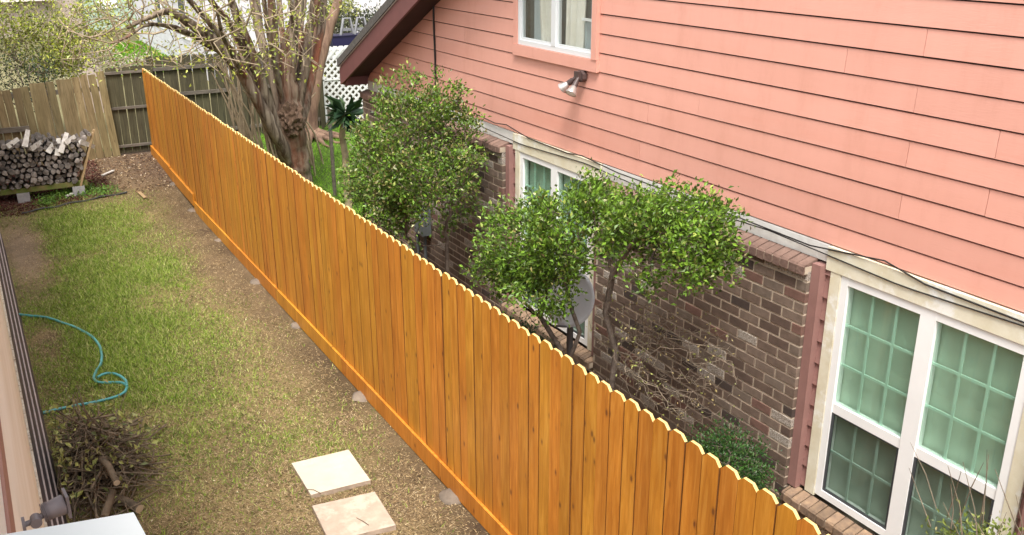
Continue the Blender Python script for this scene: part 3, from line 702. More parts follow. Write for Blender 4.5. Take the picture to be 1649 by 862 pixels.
MB().box((XS+.06, 6.88, z0+.30), (XS+.075, 7.14, z0+.325)).build('rail', MT['vinyl'], uw)
MB().box((XS+.125, y1, z0), (XS+.135, y0, z1)).build('reveal', MT['room'], uw)

# ================================================================== THINGS ON THE HOUSE
# double floodlight under the upper window
fb = Vector((XS-.01, 6.99, 3.475))
fl = empty('floodlight', fb, 'twin-headed security floodlight with clear bulbs on the salmon siding', 'floodlight')
MB().prism([(fb.y+.055*math.cos(a), fb.z+.055*math.sin(a)) for a in [i*math.pi/4+.39 for i in range(8)]], 0, XS-.055, XS-.008).build('mount', MT['darkmetal'], fl)
MB().box((XS-.095, fb.y-.03, fb.z-.03), (XS-.055, fb.y+.03, fb.z+.045)).build('sensor', MT['darkmetal'], fl)
for dv in (Vector((-.42, .50, -.55)), Vector((-.50, -.18, -.62))):
    dv.normalize(); s0 = fb+Vector((-.07, .02*(1 if dv.y > 0 else -1), -.01))
    arm = MB().tube([s0, s0+dv*.05], .016, 8); arm.tube([s0+dv*.04, s0+dv*.09], [.024, .027], 10)
    h = arm.build('lamp_holder', MT['darkmetal'], fl)
    MB().tube([s0+dv*.09, s0+dv*.12, s0+dv*.16, s0+dv*.168], [.023, .036, .052, .052], 16, caps=False).build('bulb', MT['silver'], h)
    MB().tube([s0+dv*.162, s0+dv*.169, s0+dv*.174], [.051, .04, .017], 16).build('lens', MT['bulb'], h)
# cables
def cable(name, pts, r, label, mat='black'):
    o = MB().tube(pts, r, 5).build(name, MT[mat]); tag(o, label, 'cable'); return o
xc = XS-.016
cable('cable', [(xc, 10.04+.004*math.sin(z*9), z) for z in np.linspace(4.05, 2.70, 14)], .012, 'thick dark cable running straight down the shaded salmon siding near the eave')
cz = lambda y: 2.70+.04*math.sin(y*2.1)*math.exp(-abs(y-7.5)*.3)
cable('cable', [(XS-.036, y, 2.655+.045*(abs((y % 2.3)-1.15)/1.15)) for y in np.linspace(8.9, 2.3, 50)], .0045, 'thin black cable drooping along the white board above the lower windows')
cable('cable', [(XS-.022, 9.05, 2.80), (XS-.03, 8.6, 2.775), (XS-.03, 8.35, 2.80), (XS-.035, 7.9, 2.745), (XS-.035, 7.2, 2.735), (XS-.036, 6.95, 2.76), (XS-.038, 6.4, 2.722), (XS-.038, 5.5, 2.72), (XS-.038, 4.9, 2.715), (XS-.036, 4.2, 2.70), (XS-.036, 3.6, 2.775), (XS-.036, 3.3, 2.72), (XS-.036, 2.4, 2.70)], .0055, 'second black cable pinned along the bottom edge of the salmon siding')
for y, z in ((8.35, 2.80), (6.95, 2.765), (4.35, 2.80), (3.6, 2.78)):
    pass
# utility box on the far brick wall
ub = empty('utility_box', (XB, 10.2, 1.2), 'grey utility meter box on the brick wall behind the leafy shrub', 'utility box')
MB().box((XB-.13, 10.10, 1.12), (XB-.008, 10.33, 1.45)).build('cabinet', MT['utility'], ub)
MB().box((XB-.137, 10.12, 1.14), (XB-.131, 10.31, 1.43)).build('door', MT['utility'], ub)
MB().tube([(XB-.05, 10.2, 1.12), (XB-.05, 10.2, .2)], .022, 8).build('conduit', MT['utility'], ub)
MB().tube([(XB-.05, 10.42, 1.9), (XB-.05, 10.42, .2)], .024, 8).build('conduit', MT['utility'], ub)

# satellite dish
DC = px(916, 480, 0, 4.18)
dish = empty('satellite_dish', (4.18, DC.y, 0), 'pale grey satellite dish on a post between the shrub and the far window', 'satellite dish')
dn = Vector((-.72, -.62, .30)).normalized(); dr = dn.cross(Vector((0, 0, 1))).normalized(); du = dr.cross(dn)
mb = MB(); nr, na = 7, 40; A, B = .225, .255; vs = [DC-dn*.055]; fs = []
for i in range(1, nr+1):
    r = i/nr
    for j in range(na):
        q = 2*math.pi*j/na; vs.append(DC+dr*(A*r*math.cos(q))+du*(B*r*math.sin(q))-dn*(.055*(1-r*r)))
for j in range(na): fs.append((0, 1+j, 1+(j+1) % na))
for i in range(nr-1):
    for j in range(na): fs.append((1+i*na+j, 1+(i+1)*na+j, 1+(i+1)*na+(j+1) % na, 1+i*na+(j+1) % na))
nb_ = len(vs); vs2 = vs+[q-dn*.012 for q in vs]; fs2 = fs+[tuple(nb_+i for i in f)[::-1] for f in fs]
r0 = 1+(nr-1)*na
for j in range(na): fs2.append((r0+j, nb_+r0+j, nb_+r0+(j+1) % na, r0+(j+1) % na))
rf = mb.add(vs2, fs2, 0, True).build('reflector', MT['dish'], dish)
fc = bpy.data.curves.new('lettering', 'FONT'); fc.body = 'DIRECTV'; fc.size = .072; fc.align_x = 'CENTER'; fc.align_y = 'CENTER'; fc.extrude = .001
fo = bpy.data.objects.new('tmp', fc); COL.objects.link(fo); bpy.context.view_layer.update()
tme = bpy.data.meshes.new_from_object(fo.evaluated_get(bpy.context.evaluated_depsgraph_get())); bpy.data.objects.remove(fo)
tme.materials.clear(); tme.materials.append(MT['dishtext'])
cx = dr*(-1) if dr.dot(RR) < 0 else dr
tc_ = DC+du*.06
for q in tme.vertices:                       # wrap the lettering onto the bowl
    a_, b_ = q.co.x, q.co.y+.06; rr = (a_/A)**2+(b_/B)**2
    q.co = DC+cx*a_+du*b_-dn*(.055*(1-rr))+dn*(.004+q.co.z)
link('lettering', tme, rf)
MB().tube([(4.22, DC.y+.03, 0), (4.22, DC.y+.03, DC.z-.22)], .03, 10).build('post', MT['steel'], dish)
MB().tube([Vector((4.22, DC.y+.03, DC.z-.24)), DC-dn*.10, DC-dn*.06], [.03, .04, .05], 8).build('mount', MT['steel'], dish)
lnb = DC+dn*.36-du*.16
MB().tube([DC-du*B*.98, lnb-du*.05], .011, 6).build('arm', MT['steel'], dish)
MB().tube([lnb, lnb-dn*.09], [.035, .028], 10).build('receiver', MT['dish'], dish)

# ================================================================== SHRUBS
def ell(n, c, r, shell=.0):
    d = unit(rng.normal(size=(n, 3))); u = rng.random(n)**(1/3); u = shell+(1-shell)*u
    return np.array(c)+d*u[:, None]*np.array(r)
LG = [(.11, .21, .020), (.155, .275, .026), (.075, .12, .022), (.30, .36, .08), (.22, .19, .07), (.46, .48, .26)]
def shrub(name, label, base, stems, lobes, ntips, lpt, lsize, wts, r_tip=.0025, bare=None, cat='shrub', pal=LG, lspread=.058, group=None, upb=.6, void=None):
    root = empty(name, base, label, cat, group)
    roots = []
    for st in stems:
        k0 = len(roots)
        for i, p in enumerate(st): roots.append((np.array(p), -1 if i == 0 else len(roots)-1))
    tips = np.concatenate([ell(int(ntips*w), c, r, .25) for c, r, w in lobes])
    k = (tips[:, 0] > XF+.06) & (tips[:, 0] < XB-.06); tips = tips[k]
    if void is not None: tips = tips[np.array([mnoise.noise(Vector(q)*2.6+Vector((3, 1, 7)))+.5*mnoise.noise(Vector(q)*6) > void for q in tips])]
    bt = np.zeros((0, 3))
    if bare is not None:
        bt = np.concatenate([ell(n, c, r, .2) for c, r, n in bare])
    if len(bt):
        X, par, R, ch, ends = grow(roots, list(bt), .20, .06, .016, .0015, 2.3)
        mb = MB(); tree_tubes(mb, X, par, np.minimum(R, .009), ch, 4); mb.build('dry_twigs', MT['drytwig'], root)
    X, par, R, ch, ends = grow(roots, list(tips), .35, .08, .010, r_tip)
    mb = MB(); tree_tubes(mb, X, par, R, ch, 6)
    mb.build('branches', MT['shrubbark'], root)
    # leaves spread around every twig end
    cen = np.concatenate([[c]*int(1) for c, r, w in lobes]).mean(0)
    T = np.repeat(tips, lpt, 0); n = len(T); P = T+rng.normal(size=(n, 3))*lspread
    P = P[(P[:, 0] > XF-.04) & (P[:, 0] < XB-.02)]; n = len(P)
    D = unit(P-cen)*.6+rng.normal(size=(n, 3))*.6; D[:, 2] += .25
    cl = palette(n, pal, wts, .2)
    tint = .8+.4*fbm(P[:, 1]*3+P[:, 0]*2, P[:, 2]*3, 77)
    link('foliage', leaves_mesh('foliage', P, D, rng.uniform(lsize*.65, lsize*1.25, n), cl*tint[:, None], upb=upb), root)
    if len(bt):
        n = len(bt)*3; P = np.repeat(bt, 3, 0)[:n]+rng.normal(size=(n, 3))*.03; P = P[rng.random(n) < .13]; n = len(P)
        link('young_leaves', leaves_mesh('young_leaves', P, rng.normal(size=(n, 3)), rng.uniform(.015, .03, n), palette(n, [(.30, .24, .10), (.26, .28, .08)], [1, 1])), root)
    return root
def V3(x, y, z): return (x, y, z)
# left shrub by the eave
shrub('tall_shrub', 'tall rounded shrub with mixed olive and green leaves before the far brick wall', (3.98, 8.75, 0),
      [[(3.95, 8.85, 0), (3.97, 8.82, .6), (3.93, 8.80, 1.1), (3.9, 8.85, 1.5)], [(4.12, 8.55, 0), (4.16, 8.5, .6), (4.12, 8.5, 1.1), (4.1, 8.45, 1.6)], [(3.85, 9.0, 0), (3.8, 9.1, .7), (3.7, 9.3, 1.2)]],
      [((3.92, 8.70, 2.55), (.66, .72, .62), .60), ((3.92, 8.55, 2.10), (.55, .45, .5), .24), ((3.75, 9.25, 2.05), (.45, .5, .55), .22), ((3.9, 8.7, 3.15), (.5, .45, .2), .06)],
      700, 42, .043, [3.6, 2.4, 4.8, .9, 2.0, .35], r_tip=.003, cat='shrub', void=-.12, lspread=.054)
# near shrub with bare side
shrub('spreading_shrub', 'spreading glossy green shrub with bare twigs on one side before the satellite dish', (3.95, 5.35, 0),
      [[(4.0, 4.95, 0), (4.0, 5.0, .9), px(1000, 640, 0, 3.98), px(965, 606, 0, 3.95), px(920, 578, 0, 3.92), px(880, 548, 0, 3.86), px(848, 505, 0, 3.8), px(830, 470, 0, 3.78)], [px(985, 622, 0, 3.97), px(992, 565, 0, 3.98), px(975, 505, 0, 3.97), px(986, 445, 0, 3.96), px(1012, 400, 0, 3.96), px(1040, 370, 0, 3.97)], [px(918, 578, 0, 3.92), px(934, 535, 0, 3.9), px(914, 480, 0, 3.86), px(905, 430, 0, 3.84), px(925, 380, 0, 3.84)], [px(905, 566, 0, 3.9), px(870, 510, 0, 3.84), px(882, 465, 0, 3.8), px(868, 430, 0, 3.8)]],
      [((3.80, 6.22, 2.28), (.40, .52, .38), .36), ((3.88, 5.62, 2.62), (.40, .42, .32), .20), ((4.0, 4.78, 2.72), (.46, .50, .34), .40), ((3.65, 6.55, 1.95), (.25, .25, .2), .08), ((3.72, 5.95, 2.0), (.26, .28, .2), .07)],
      560, 54, .041, [4.2, 4.6, 4.2, .9, .3, .12], r_tip=.0034, void=-.13, lspread=.052, bare=[((4.1, 4.72, 1.75), (.42, .50, .40), 620), ((3.95, 5.1, 1.95), (.3, .35, .38), 200)])
# dense dark bush by the near window
def mound(name, label, c, r, n, ls, pal, wts, cat='bush', twigs=40):
    shrub(name, label, (c[0], c[1], 0), [[(c[0], c[1], 0), (c[0]+.02, c[1], c[2]*.5), (c[0], c[1]+.02, c[2])]], [(c, r, 1)], twigs, n//twigs, ls, wts, .002, cat=cat, pal=pal, lspread=.06)
DG = [(.026, .075, .014), (.042, .10, .018), (.016, .048, .010), (.07, .13, .028)]
mound('low_bush', 'low dense dark green bush at the brick wall beside the near window', (4.35, 4.35, 1.02), (.26, .34, .22), 5200, .026, DG, [4, 3, 3, 1], twigs=130)
mound('low_bush', 'small dark bush low behind the stained fence under the far window', (4.05, 6.85, 1.0), (.30, .55, .22), 3600, .03, [(.03, .07, .02), (.05, .09, .03), (.02, .045, .015)], [3, 2, 2], twigs=110)
mound('corner_shrub', 'yellow green twiggy shrub under the near window at the picture corner', (4.2, 2.22, 1.56), (.26, .36, .20), 2400, .032, [(.14, .19, .03), (.22, .26, .06), (.10, .13, .03), (.30, .27, .12)], [4, 3, 3, 1], twigs=110)
# a few long bare shoots of that shrub
cs = [o for o in COL.objects if o.name.startswith('corner_shrub')][0]
mb = MB()
for k in range(16):
    a = np.array((4.2+random.uniform(-.15, .15), 2.35+random.uniform(-.3, .35), 1.7)); b = a+np.array((random.uniform(-.1, .12), random.uniform(-.1, .28), random.uniform(.2, .5)))
    mb.tube([a, (a+b)/2+rng.normal(size=3)*.02, b], [.004, .003, .0015], 4, caps=False)
mb.build('shoots', MT['drytwig'], cs)

# strap-leaved plant in a tub by the corner of the house
yp = empty('strap_leaved_plant', (5.5, 15.3, 0), 'dark strap-leaved plant on a leaning pale stem beyond the house corner', 'plant')
yt = px(556, 184, 1, 15.0); yb_ = px(556, 250, 1, 15.2)
MB().tube([(yb_.x, yb_.y, 0), yb_, (yt+yb_)/2+Vector((-.06, 0, 0)), yt], [.07, .06, .055, .05], 8).build('stem', MT['twig'], yp)
n = 70; an = rng.uniform(0, 6.28, n); el_ = rng.uniform(-.9, .95, n); D = np.stack([np.cos(an)*np.cos(el_), np.sin(an)*np.cos(el_), np.sin(el_)], 1)
link('leaves', leaves_mesh('leaves', np.tile(np.array(yt), (n, 1)), D, rng.uniform(.28, .52, n), palette(n, [(.02, .05, .022), (.035, .075, .03), (.07, .11, .05)], [3, 3, 1]), wid=.15), yp)
tb = px(533, 225, 1, 16.2)
MB().tube([(tb.x, tb.y, zt(tb.x, tb.y)), (tb.x, tb.y, tb.z+.55)], .035, 7).build('stake', MT['greywood'], yp)

# ================================================================== TREES
def stem_px(pts, Y, dy=0):
    """list of (px, py, radius px) -> world polyline near the plane y = Y"""
    out, rad = [], []
    n = len(pts)
    for i, (x, y, r) in enumerate(pts):
        p = px(x, y, 1, Y+dy*i/max(1, n-1)); out.append(p); rad.append(r*(.80 if r < 14 else .95)*(p-CAM).length/FPX)
    return out, rad
def densify(P, R, k=4, jit=.02):
    out, rr = [], []
    for i in range(len(P)-1):
        p0 = P[max(i-1, 0)]; p1 = P[i]; p2 = P[i+1]; p3 = P[min(i+2, len(P)-1)]
        for j in range(k):
            t = j/k; q = .5*((2*p1)+(p2-p0)*t+(2*p0-5*p1+4*p2-p3)*t*t+(3*p1-p0-3*p2+p3)*t**3)
            out.append(q+Vector(rng.normal(size=3))*jit*R[i]*3); rr.append((R[i]*(1-t)+R[i+1]*t)*random.uniform(.93, 1.08))
    out.append(P[-1]); rr.append(R[-1]); return out, rr
def fluted(mb, P, R, n=14, flute=.17, mi=0):
    """trunk with muscular ridges"""
    base = len(mb.v); s = MB(); s.tube(P, R, n, mi, caps=True)
    ph = random.uniform(0, 9)
    for i in range(len(P)):
        for j in range(n):
            q = Vector(s.v[i*n+j]); d = q-P[i]; k = 1+flute*math.sin(3*6.283*j/n+ph+i*.12)+flute*.6*mnoise.noise(Vector((j*.9, i*.35, ph)))
            s.v[i*n+j] = tuple(P[i]+d*k)
    mb.add(s.v, [], 0); b = base
    for f, m_, sm in zip(s.f, s.m, s.smooth): mb.f.append(tuple(b+i for i in f)); mb.m.append(m_); mb.smooth.append(sm)
TY = 16.6
tree = empty('crape_myrtle_tree', px(482, 318, 1, TY)*1.0, 'many-stemmed bare tree with peeling brown bark and a burl, front of the two', 'tree')
tree.location.z = zt(5, TY)
stems = [([(485, 345, 27), (480, 300, 23), (475, 260, 21), (471, 220, 20), (467, 185, 20), (463, 150, 17), (461, 110, 15), (470, 60, 13), (481, 10, 11), (487, -60, 8), (492, -140, 5)], 0, 'tree'),
    ([(476, 290, 12), (462, 255, 12), (446, 222, 12), (424, 180, 11), (396, 130, 11), (365, 88, 11), (335, 58, 10), (298, 32, 8), (270, 18, 6), (235, 30, 4), (205, 45, 3)], -1.6, 'tree'),
    ([(470, 270, 12), (452, 225, 11), (430, 165, 10), (410, 100, 9), (388, 40, 8), (366, -20, 6), (345, -100, 4)], -.8, 'tree'),
    ([(466, 215, 10), (446, 150, 9), (428, 90, 8), (414, 30, 8), (404, -30, 6), (395, -130, 4)], .4, 'tree'),
    ([(466, 180, 10), (448, 110, 9), (441, 60, 8), (438, 10, 8), (434, -50, 6), (430, -130, 4)], -.5, 'tree'),
    ([(470, 175, 11), (486, 120, 10), (494, 70, 9), (505, 20, 8), (516, -50, 6), (524, -120, 4)], .5, 'tree'),
    ([(476, 230, 11), (490, 180, 10), (500, 130, 9), (509, 90, 8), (520, 40, 7), (524, -30, 5), (530, -100, 3)], .9, 'tree'),
    ([(440, 215, 7), (414, 150, 7), (400, 95, 6), (372, 40, 6), (340, 0, 5), (310, -60, 3)], -1.0, 'tree'),
    ([(430, 195, 6), (405, 128, 6), (368, 75, 5), (330, 30, 5), (290, -15, 4), (250, -50, 3)], -1.9, 'tree'),
    ([(365, 88, 7), (330, 70, 6), (300, 52, 5), (262, 40, 4), (232, 42, 3), (205, 60, 2.4), (178, 70, 1.8)], -2.2, 'tree')]
for x0, y0, x1, y1, x2, y2, r, dy in ((455, 205, 425, 90, 395, -90, 6, .8), (460, 190, 436, 70, 424, -90, 6, -1.1), (464, 170, 455, 60, 452, -90, 7, .9), (470, 170, 476, 60, 470, -90, 6, -.7), (474, 190, 482, 80, 500, -90, 6, 1.2), (446, 222, 405, 105, 360, -60, 6, .9), (452, 230, 400, 115, 345, 5, 6, 1.3), (438, 210, 385, 110, 330, 50, 5, -1.3), (480, 200, 497, 95, 512, -60, 6, -.5), (425, 185, 380, 100, 350, 20, 5, -2.0)):
    stems.append(([(x0, y0, r), ((x0+x1)/2+random.uniform(-4, 4), (y0+y1)/2, r*.95), (x1, y1, r*.85), ((x1+x2)/2+random.uniform(-8, 8), (y1+y2)/2, r*.7), (x2, y2, r*.5)], dy, 'tree'))
roots = []; tm = MB()
for pts, dy, mt_ in stems:
    P, R = stem_px(pts, TY, dy); P, R = densify(P, R)
    fluted(tm, P, R, 14 if R[0] > .2 else 9)
    k0 = len(roots)
    for i, p in enumerate(P): roots.append((np.array(p), -1 if i == 0 else len(roots)-1))
tm.build('trunk', MT['tree'], tree)
# thin suckers left of the trunk
sm = MB()
for k in range(46):
    x0 = random.uniform(378, 452) if k < 34 else random.uniform(452, 505); top = random.uniform(30, 150)
    P, R = stem_px([(x0+random.uniform(10, 25), 290, 2.2), (x0+random.uniform(-4, 8), 215, 2.0), (x0-random.uniform(4, 22), (215+top)/2, 1.6), (x0-random.uniform(15, 50)*(1 if x0 < 450 else -.3), top, 1.0)], TY+(random.uniform(-.4, 1.6) if k < 34 else random.uniform(.7, 1.8)))
    P, R = densify(P, R, 3, .05); sm.tube(P, R, 5, caps=False)
tag(sm.build('suckers', MT['twig'], tree), kind='stuff')
bmx = bmesh.new(); bmesh.ops.create_icosphere(bmx, subdivisions=4, radius=1)
bc = px(468, 192, 1, TY-.12)
for q in bmx.verts:
    d = 1+.34*mnoise.noise(q.co*3.1)+.22*mnoise.noise(q.co*8)+.10*mnoise.noise(q.co*17); q.co = bc+Vector((q.co.x*.235*d, q.co.y*.23*d, q.co.z*.31*d))
me = bpy.data.meshes.new('burl'); bmx.to_mesh(me); bmx.free(); me.materials.append(MT['burl']); link('burl', me, tree)
# twigs
tips = []
for _ in range(1150):
    x = random.choice([random.uniform(150, 560), random.uniform(90, 340)]); y = random.uniform(-110, 110)-(.12*max(0, x-380)); yy = TY+random.uniform(-2.6, 1.6)
    if x > 500 and y > 40: continue
    if random.random() < .3: x = random.uniform(340, 520); y = random.uniform(-60, 120); yy = TY-random.uniform(.4, 2.2)
    tips.append(np.array(px(x, y, 1, yy)))
X, par, R, ch, ends = grow(roots, tips, .10, .22, .04, .0068, 2.7)
nr_ = len(roots); tw = MB()
starts = [i for i in range(nr_, len(X)) if par[i] < nr_]
for s0 in starts:
    st = [(s0, par[s0])]
    while st:
        i, p = st.pop(); chn = [p, i]
        while ch[i]:
            c2 = sorted(ch[i], key=lambda q: -R[q])
            for c in c2[1:]: st.append((c, i))
            i = c2[0]; chn.append(i)
        rad = [min(R[c], .045) for c in chn]; rad[0] = rad[1]
        tw.tube([X[c] for c in chn], rad, 3 if rad[1] < .012 else 5, caps=False)
tag(tw.build('twigs', MT['twig'], tree), kind='stuff')
tp = np.array(tips)
lf = tp[rng.random(len(tp)) < .36]; T = np.repeat(lf, 7, 0); P = T+rng.normal(size=T.shape)*.13; n = len(P)
link('young_leaves', leaves_mesh('young_leaves', P, rng.normal(size=(n, 3)), rng.uniform(.04, .085, n), palette(n, [(.34, .36, .05), (.24, .28, .06), (.42, .40, .12)], [3, 2, 1])), tree)

RY = 20.0
rt = px(503, 240, 1, RY)
tree2 = empty('reddish_tree', (rt.x, RY, .27), 'reddish peeling trunk with spreading surface roots, behind the burled tree', 'tree')
tm = MB()
P, R = stem_px([(502, 250, 20), (501, 232, 14), (501, 205, 12), (505, 155, 11), (515, 105, 10), (527, 60, 10), (541, 15, 9), (558, -40, 7), (580, -110, 5)], RY); P, R = densify(P, R); fluted(tm, P, R, 14, .2)
P, R = stem_px([(497, 240, 10), (494, 190, 9), (496, 130, 8), (505, 60, 7), (512, 0, 6), (516, -80, 4)], RY, .4); P, R = densify(P, R); fluted(tm, P, R, 10, .2)
tm.build('trunk', MT['redbark'], tree2)
for a_ in (-2.6, -2.0, -1.5, -1.0, -.5, -.1, .4):
    d = Vector((math.cos(a_), math.sin(a_), 0)); c = Vector((rt.x, RY, .28)); pts = [c+d*t_+Vector((0, 0, .22*(1-t_/.9)**2-.02))+Vector(rng.normal(size=3))*.02 for t_ in (.1, .3, .5, .7, .9)]
    MB().tube(pts, [.10, .075, .055, .04, .02], 7).build('root', MT['redbark'], tree2)

# ================================================================== BACK FENCES AND GATE
def board(w, h, th=.016, ear=.025):
    return MB().prism([(-w/2, 0), (w/2, 0), (w/2, h-ear), (w/2-ear, h), (-w/2+ear, h), (-w/2, h-ear)], 1, -th/2, th/2)
gate = empty('wooden_gate', (2.85, 20.5, .3), 'dark weathered wooden gate at the end of the stained fence', 'gate')
x = 2.47
for k in range(5):
    wd = .148; board(wd, 1.74).build('board', MT['darkwood'], gate, (x+wd/2, 20.52, .31+random.uniform(-.01, .015)), (0, random.uniform(-.004, .012), 0)); x += wd+.012
for z in (.46, 1.24, 1.95):
    MB().box((2.46, 20.47, z-.025), (3.28, 20.511, z+.025)).build('rail', MT['greywood'], gate)
MB().box((3.25, 20.45, .1), (3.34, 20.54, 2.06)).build('post', MT['darkwood'], gate)
tan = empty('weathered_fence', (1.2, 20.4, .2), 'weathered tan board fence leaning behind the firewood rack', 'fence')
x = -.35; k = 0
while x < 2.42:
    wd = .142; top = 1.60+.175*max(0, x-.2)+random.uniform(-.02, .02) if x > .86 else 1.74+random.uniform(-.015, .015)
    top = 1.80+.13*(x-.9) if x > .86 else top
    z0 = .12
    board(wd, top-z0+.06*random.random(), .018, .004).build('board', MT['tanwood'], tan, (x+wd/2+.10*(1 if x < 2.3 else .6), 20.42+random.uniform(-.006, .006), z0), (0, -.045+random.uniform(-.012, .012), 0))
    x += wd+random.uniform(.010, .018); k += 1
MB().box((-.4, 20.35, .98), (.95, 20.395, 1.08)).build('rail', MT['greywood'], tan)
MB().box((-.4, 20.44, 1.62), (2.4, 20.48, 1.71)).build('rail', MT['greywood'], tan)
dkf = empty('dark_board_fence', (5.2, 21.05, .28), 'dark weathered board fence behind the trees', 'fence')
x = 3.36
while x < 7.15:
    wd = .142; board(wd, 1.93+random.uniform(-.02, .02)).build('board', MT['darkwood'], dkf, (x+wd/2, 21.0+random.uniform(-.006, .006), .22+.02*math.sin(x*2)), (0, random.uniform(-.01, .01), 0)); x += wd+random.choice([.004, .006, .02])
for z in (.5, 1.35, 1.9): MB().box((3.36, 20.94, z-.035), (7.1, 20.985, z+.035)).build('rail', MT['greywood'], dkf)
for x in (3.4, 5.3, 7.05): MB().box((x-.045, 20.9, .1), (x+.045, 20.938, 2.0)).build('post', MT['darkwood'], dkf)

# white lattice panel
lat = empty('lattice_panel', (7.9, 21.4, .28), 'white diagonal lattice panel standing by the house eave', 'lattice')
LX0, LX1, LZ0, LZ1, LY = 7.33, 9.4, .30, 2.02, 21.5
def clipseg(cx_, s):
    # line z = LZ0 + s*(x - cx_), clipped to the panel
    pts = []
    for t_ in np.linspace(LX0-3, LX1+3, 400):
        z = LZ0+s*(t_-cx_)
        if LX0 < t_ < LX1 and LZ0 < z < LZ1: pts.append((t_, z))
    return (pts[0], pts[-1]) if len(pts) > 4 else None
for s, yo in ((1, 0), (-1, .009)):
    for c in np.arange(LX0-2, LX1+2.2, .165):
        sg = clipseg(c, s)
        if not sg: continue
        (xa, za), (xb2, zb2) = sg; l = math.hypot(xb2-xa, zb2-za)
        if l < .06: continue
        MB().box((-l/2, -.004, -.024), (l/2, .004, .024)).build('slat', MT['lattice'], lat, ((xa+xb2)/2, LY+yo, (za+zb2)/2), (0, -math.atan2(zb2-za, xb2-xa), 0))
MB().box((LX0-.03, LY-.02, LZ0), (LX0+.012, LY+.03, LZ1)).build('edge', MT['lattice'], lat)
MB().box((LX0-.03, LY-.02, 1.28), (LX1, LY-.0045, 1.31)).build('cross_rail', MT['lattice'], lat)
k = 0; x = LX0
while x < LX1:
    MB().prism([(x, 1.78), (x+.135, 1.78), (x+.135, 2.03), (x+.11, 2.06), (x+.03, 2.06), (x, 2.03)], 1, LY+.014, LY+.03).build('top_board', MT['lattice'], lat); x += .14
# ivy-dark board fence behind the lattice and a tub with folded chairs
hf = empty('shade_fence', (8.8, 22.0, .28), 'shaded brown fence behind the white lattice', 'fence')
x = 7.2
while x < 10.4:
    board(.16, 1.55).build('board', MT['darkwood'], hf, (x, 22.1, .28)); x += .168
bn = px(556, 62, 1, 23)
tubm = empty('blue_tub', (bn.x, 23, 0), 'dark blue plastic tub above the white lattice', 'tub')
MB().prism([(bn.x-.40, bn.z-.20), (bn.x+.36, bn.z-.16), (bn.x+.44, bn.z+.10), (bn.x-.46, bn.z+.07)], 1, 22.75, 23.2).build('body', MT['bluebin'], tubm)
MB().box((bn.x-.48, 22.73, bn.z+.085), (bn.x+.46, 23.22, bn.z+.102)).build('rim', MT['bluebin'], tubm)
tbl = empty('slatted_bench', (bn.x, 23, .28), 'dark bench carrying the blue tub', 'bench')
MB().box((bn.x-.9, 22.7, bn.z-.26), (bn.x+.8, 23.3, bn.z-.20)).build('seat', MT['screen'], tbl)
for dx in (-.82, .7):
    for dy in (22.75, 23.2): MB().box((bn.x+dx, dy, .28), (bn.x+dx+.06, dy+.06, bn.z-.201)).build('leg', MT['screen'], tbl)
for q, (dx, lb) in enumerate(((-.05, 'grey folding chair frame left on the blue tub'), (.32, 'grey folding chair frame right on the blue tub'))):
    c = empty('folding_chair', (bn.x+dx, 23, bn.z), lb, 'chair', 'chair frames on the tub')
    a0 = Vector((bn.x+dx-.12, 22.85, bn.z+.08)); 
    MB().tube([a0, a0+Vector((.10, 0, .42)), a0+Vector((.26, 0, .42)), a0+Vector((.34, 0, .04))], .035, 6).build('frame', MT['chairgrey'], c)
    MB().box((a0.x+.05, a0.y-.02, a0.z+.12), (a0.x+.28, a0.y+.02, a0.z+.18)).build('slat', MT['chairgrey'], c)

# ================================================================== FIREWOOD
FY = 18.25; fz = zt(1, FY)
rack = empty('firewood_rack', (.8, FY, fz), 'low timber rack with leaning end boards under the firewood', 'rack')
MB().box((-.3, FY-.12, fz+.15), (1.62, FY-.02, fz+.235)).build('beam', MT['mossbeam'], rack)
MB().box((-.3, FY+.18, fz+.15), (1.62, FY+.28, fz+.235)).build('beam', MT['mossbeam'], rack)
for dy in (-.10, .18):
    a_, b_ = Vector((1.50, FY+dy, fz+.15)), Vector((1.86+dy*.2, FY+dy+.05, fz+1.08))
    d = b_-a_; ang = math.atan2(d.x, d.z)
    MB().box((-.016, -.045, 0), (.016, .045, d.length)).build('end_board', MT['newwood'], rack, a_, (0, ang, 0))
for xx, lb in ((.56, 'concrete block under the firewood rack nearest the beige wall'), (1.46, 'concrete block under the firewood rack nearest the gate')):
    b_ = MB().box((-.10, -.20, -.02), (.10, .20, .149)).build('concrete_block', MT['block'], None, (xx, FY+.05, fz)); tag(b_, lb, 'block', 'blocks under the firewood')
def log_mesh(split, n, r, le):
    if split:
        poly = [(0, -r*.75)]+[(r*math.cos(t_)*random.uniform(.85, 1.1), -.6*r+r*1.5*math.sin(t_)*random.uniform(.85, 1.1)) for t_ in np.linspace(.35, math.pi-.35, 5)]
    else: poly = [(r*math.cos(t_)*random.uniform(.82, 1.1), r*math.sin(t_)*random.uniform(.82, 1.1)) for t_ in np.linspace(0, 2*math.pi, n, endpoint=False)]
    mb = MB(); k = len(poly); ins = .88
    f0 = [(q[0]*ins, -le/2, q[1]*ins) for q in poly]; f1 = [(q[0], -le/2+.012, q[1]) for q in poly]; b1 = [(q[0]*.97, le/2, q[1]*.97) for q in poly]
    mb.add(f0, [tuple(range(k))], 0); mb.add(f0+f1, [(i, k+i, k+(i+1) % k, (i+1) % k) for i in range(k)], 0); mb.add(f1+b1, [(i, k+i, k+(i+1) % k, (i+1) % k) for i in range(k)], 1); mb.add(b1, [tuple(range(k))[::-1]], 0)
    return mb.mesh('firewood_log', [MT['logend'], MT['logbark']])
logs = [log_mesh(random.random() < .55, 7, random.uniform(.046, .060), .42) for _ in range(16)]
row = 0; z = fz+.235+.048
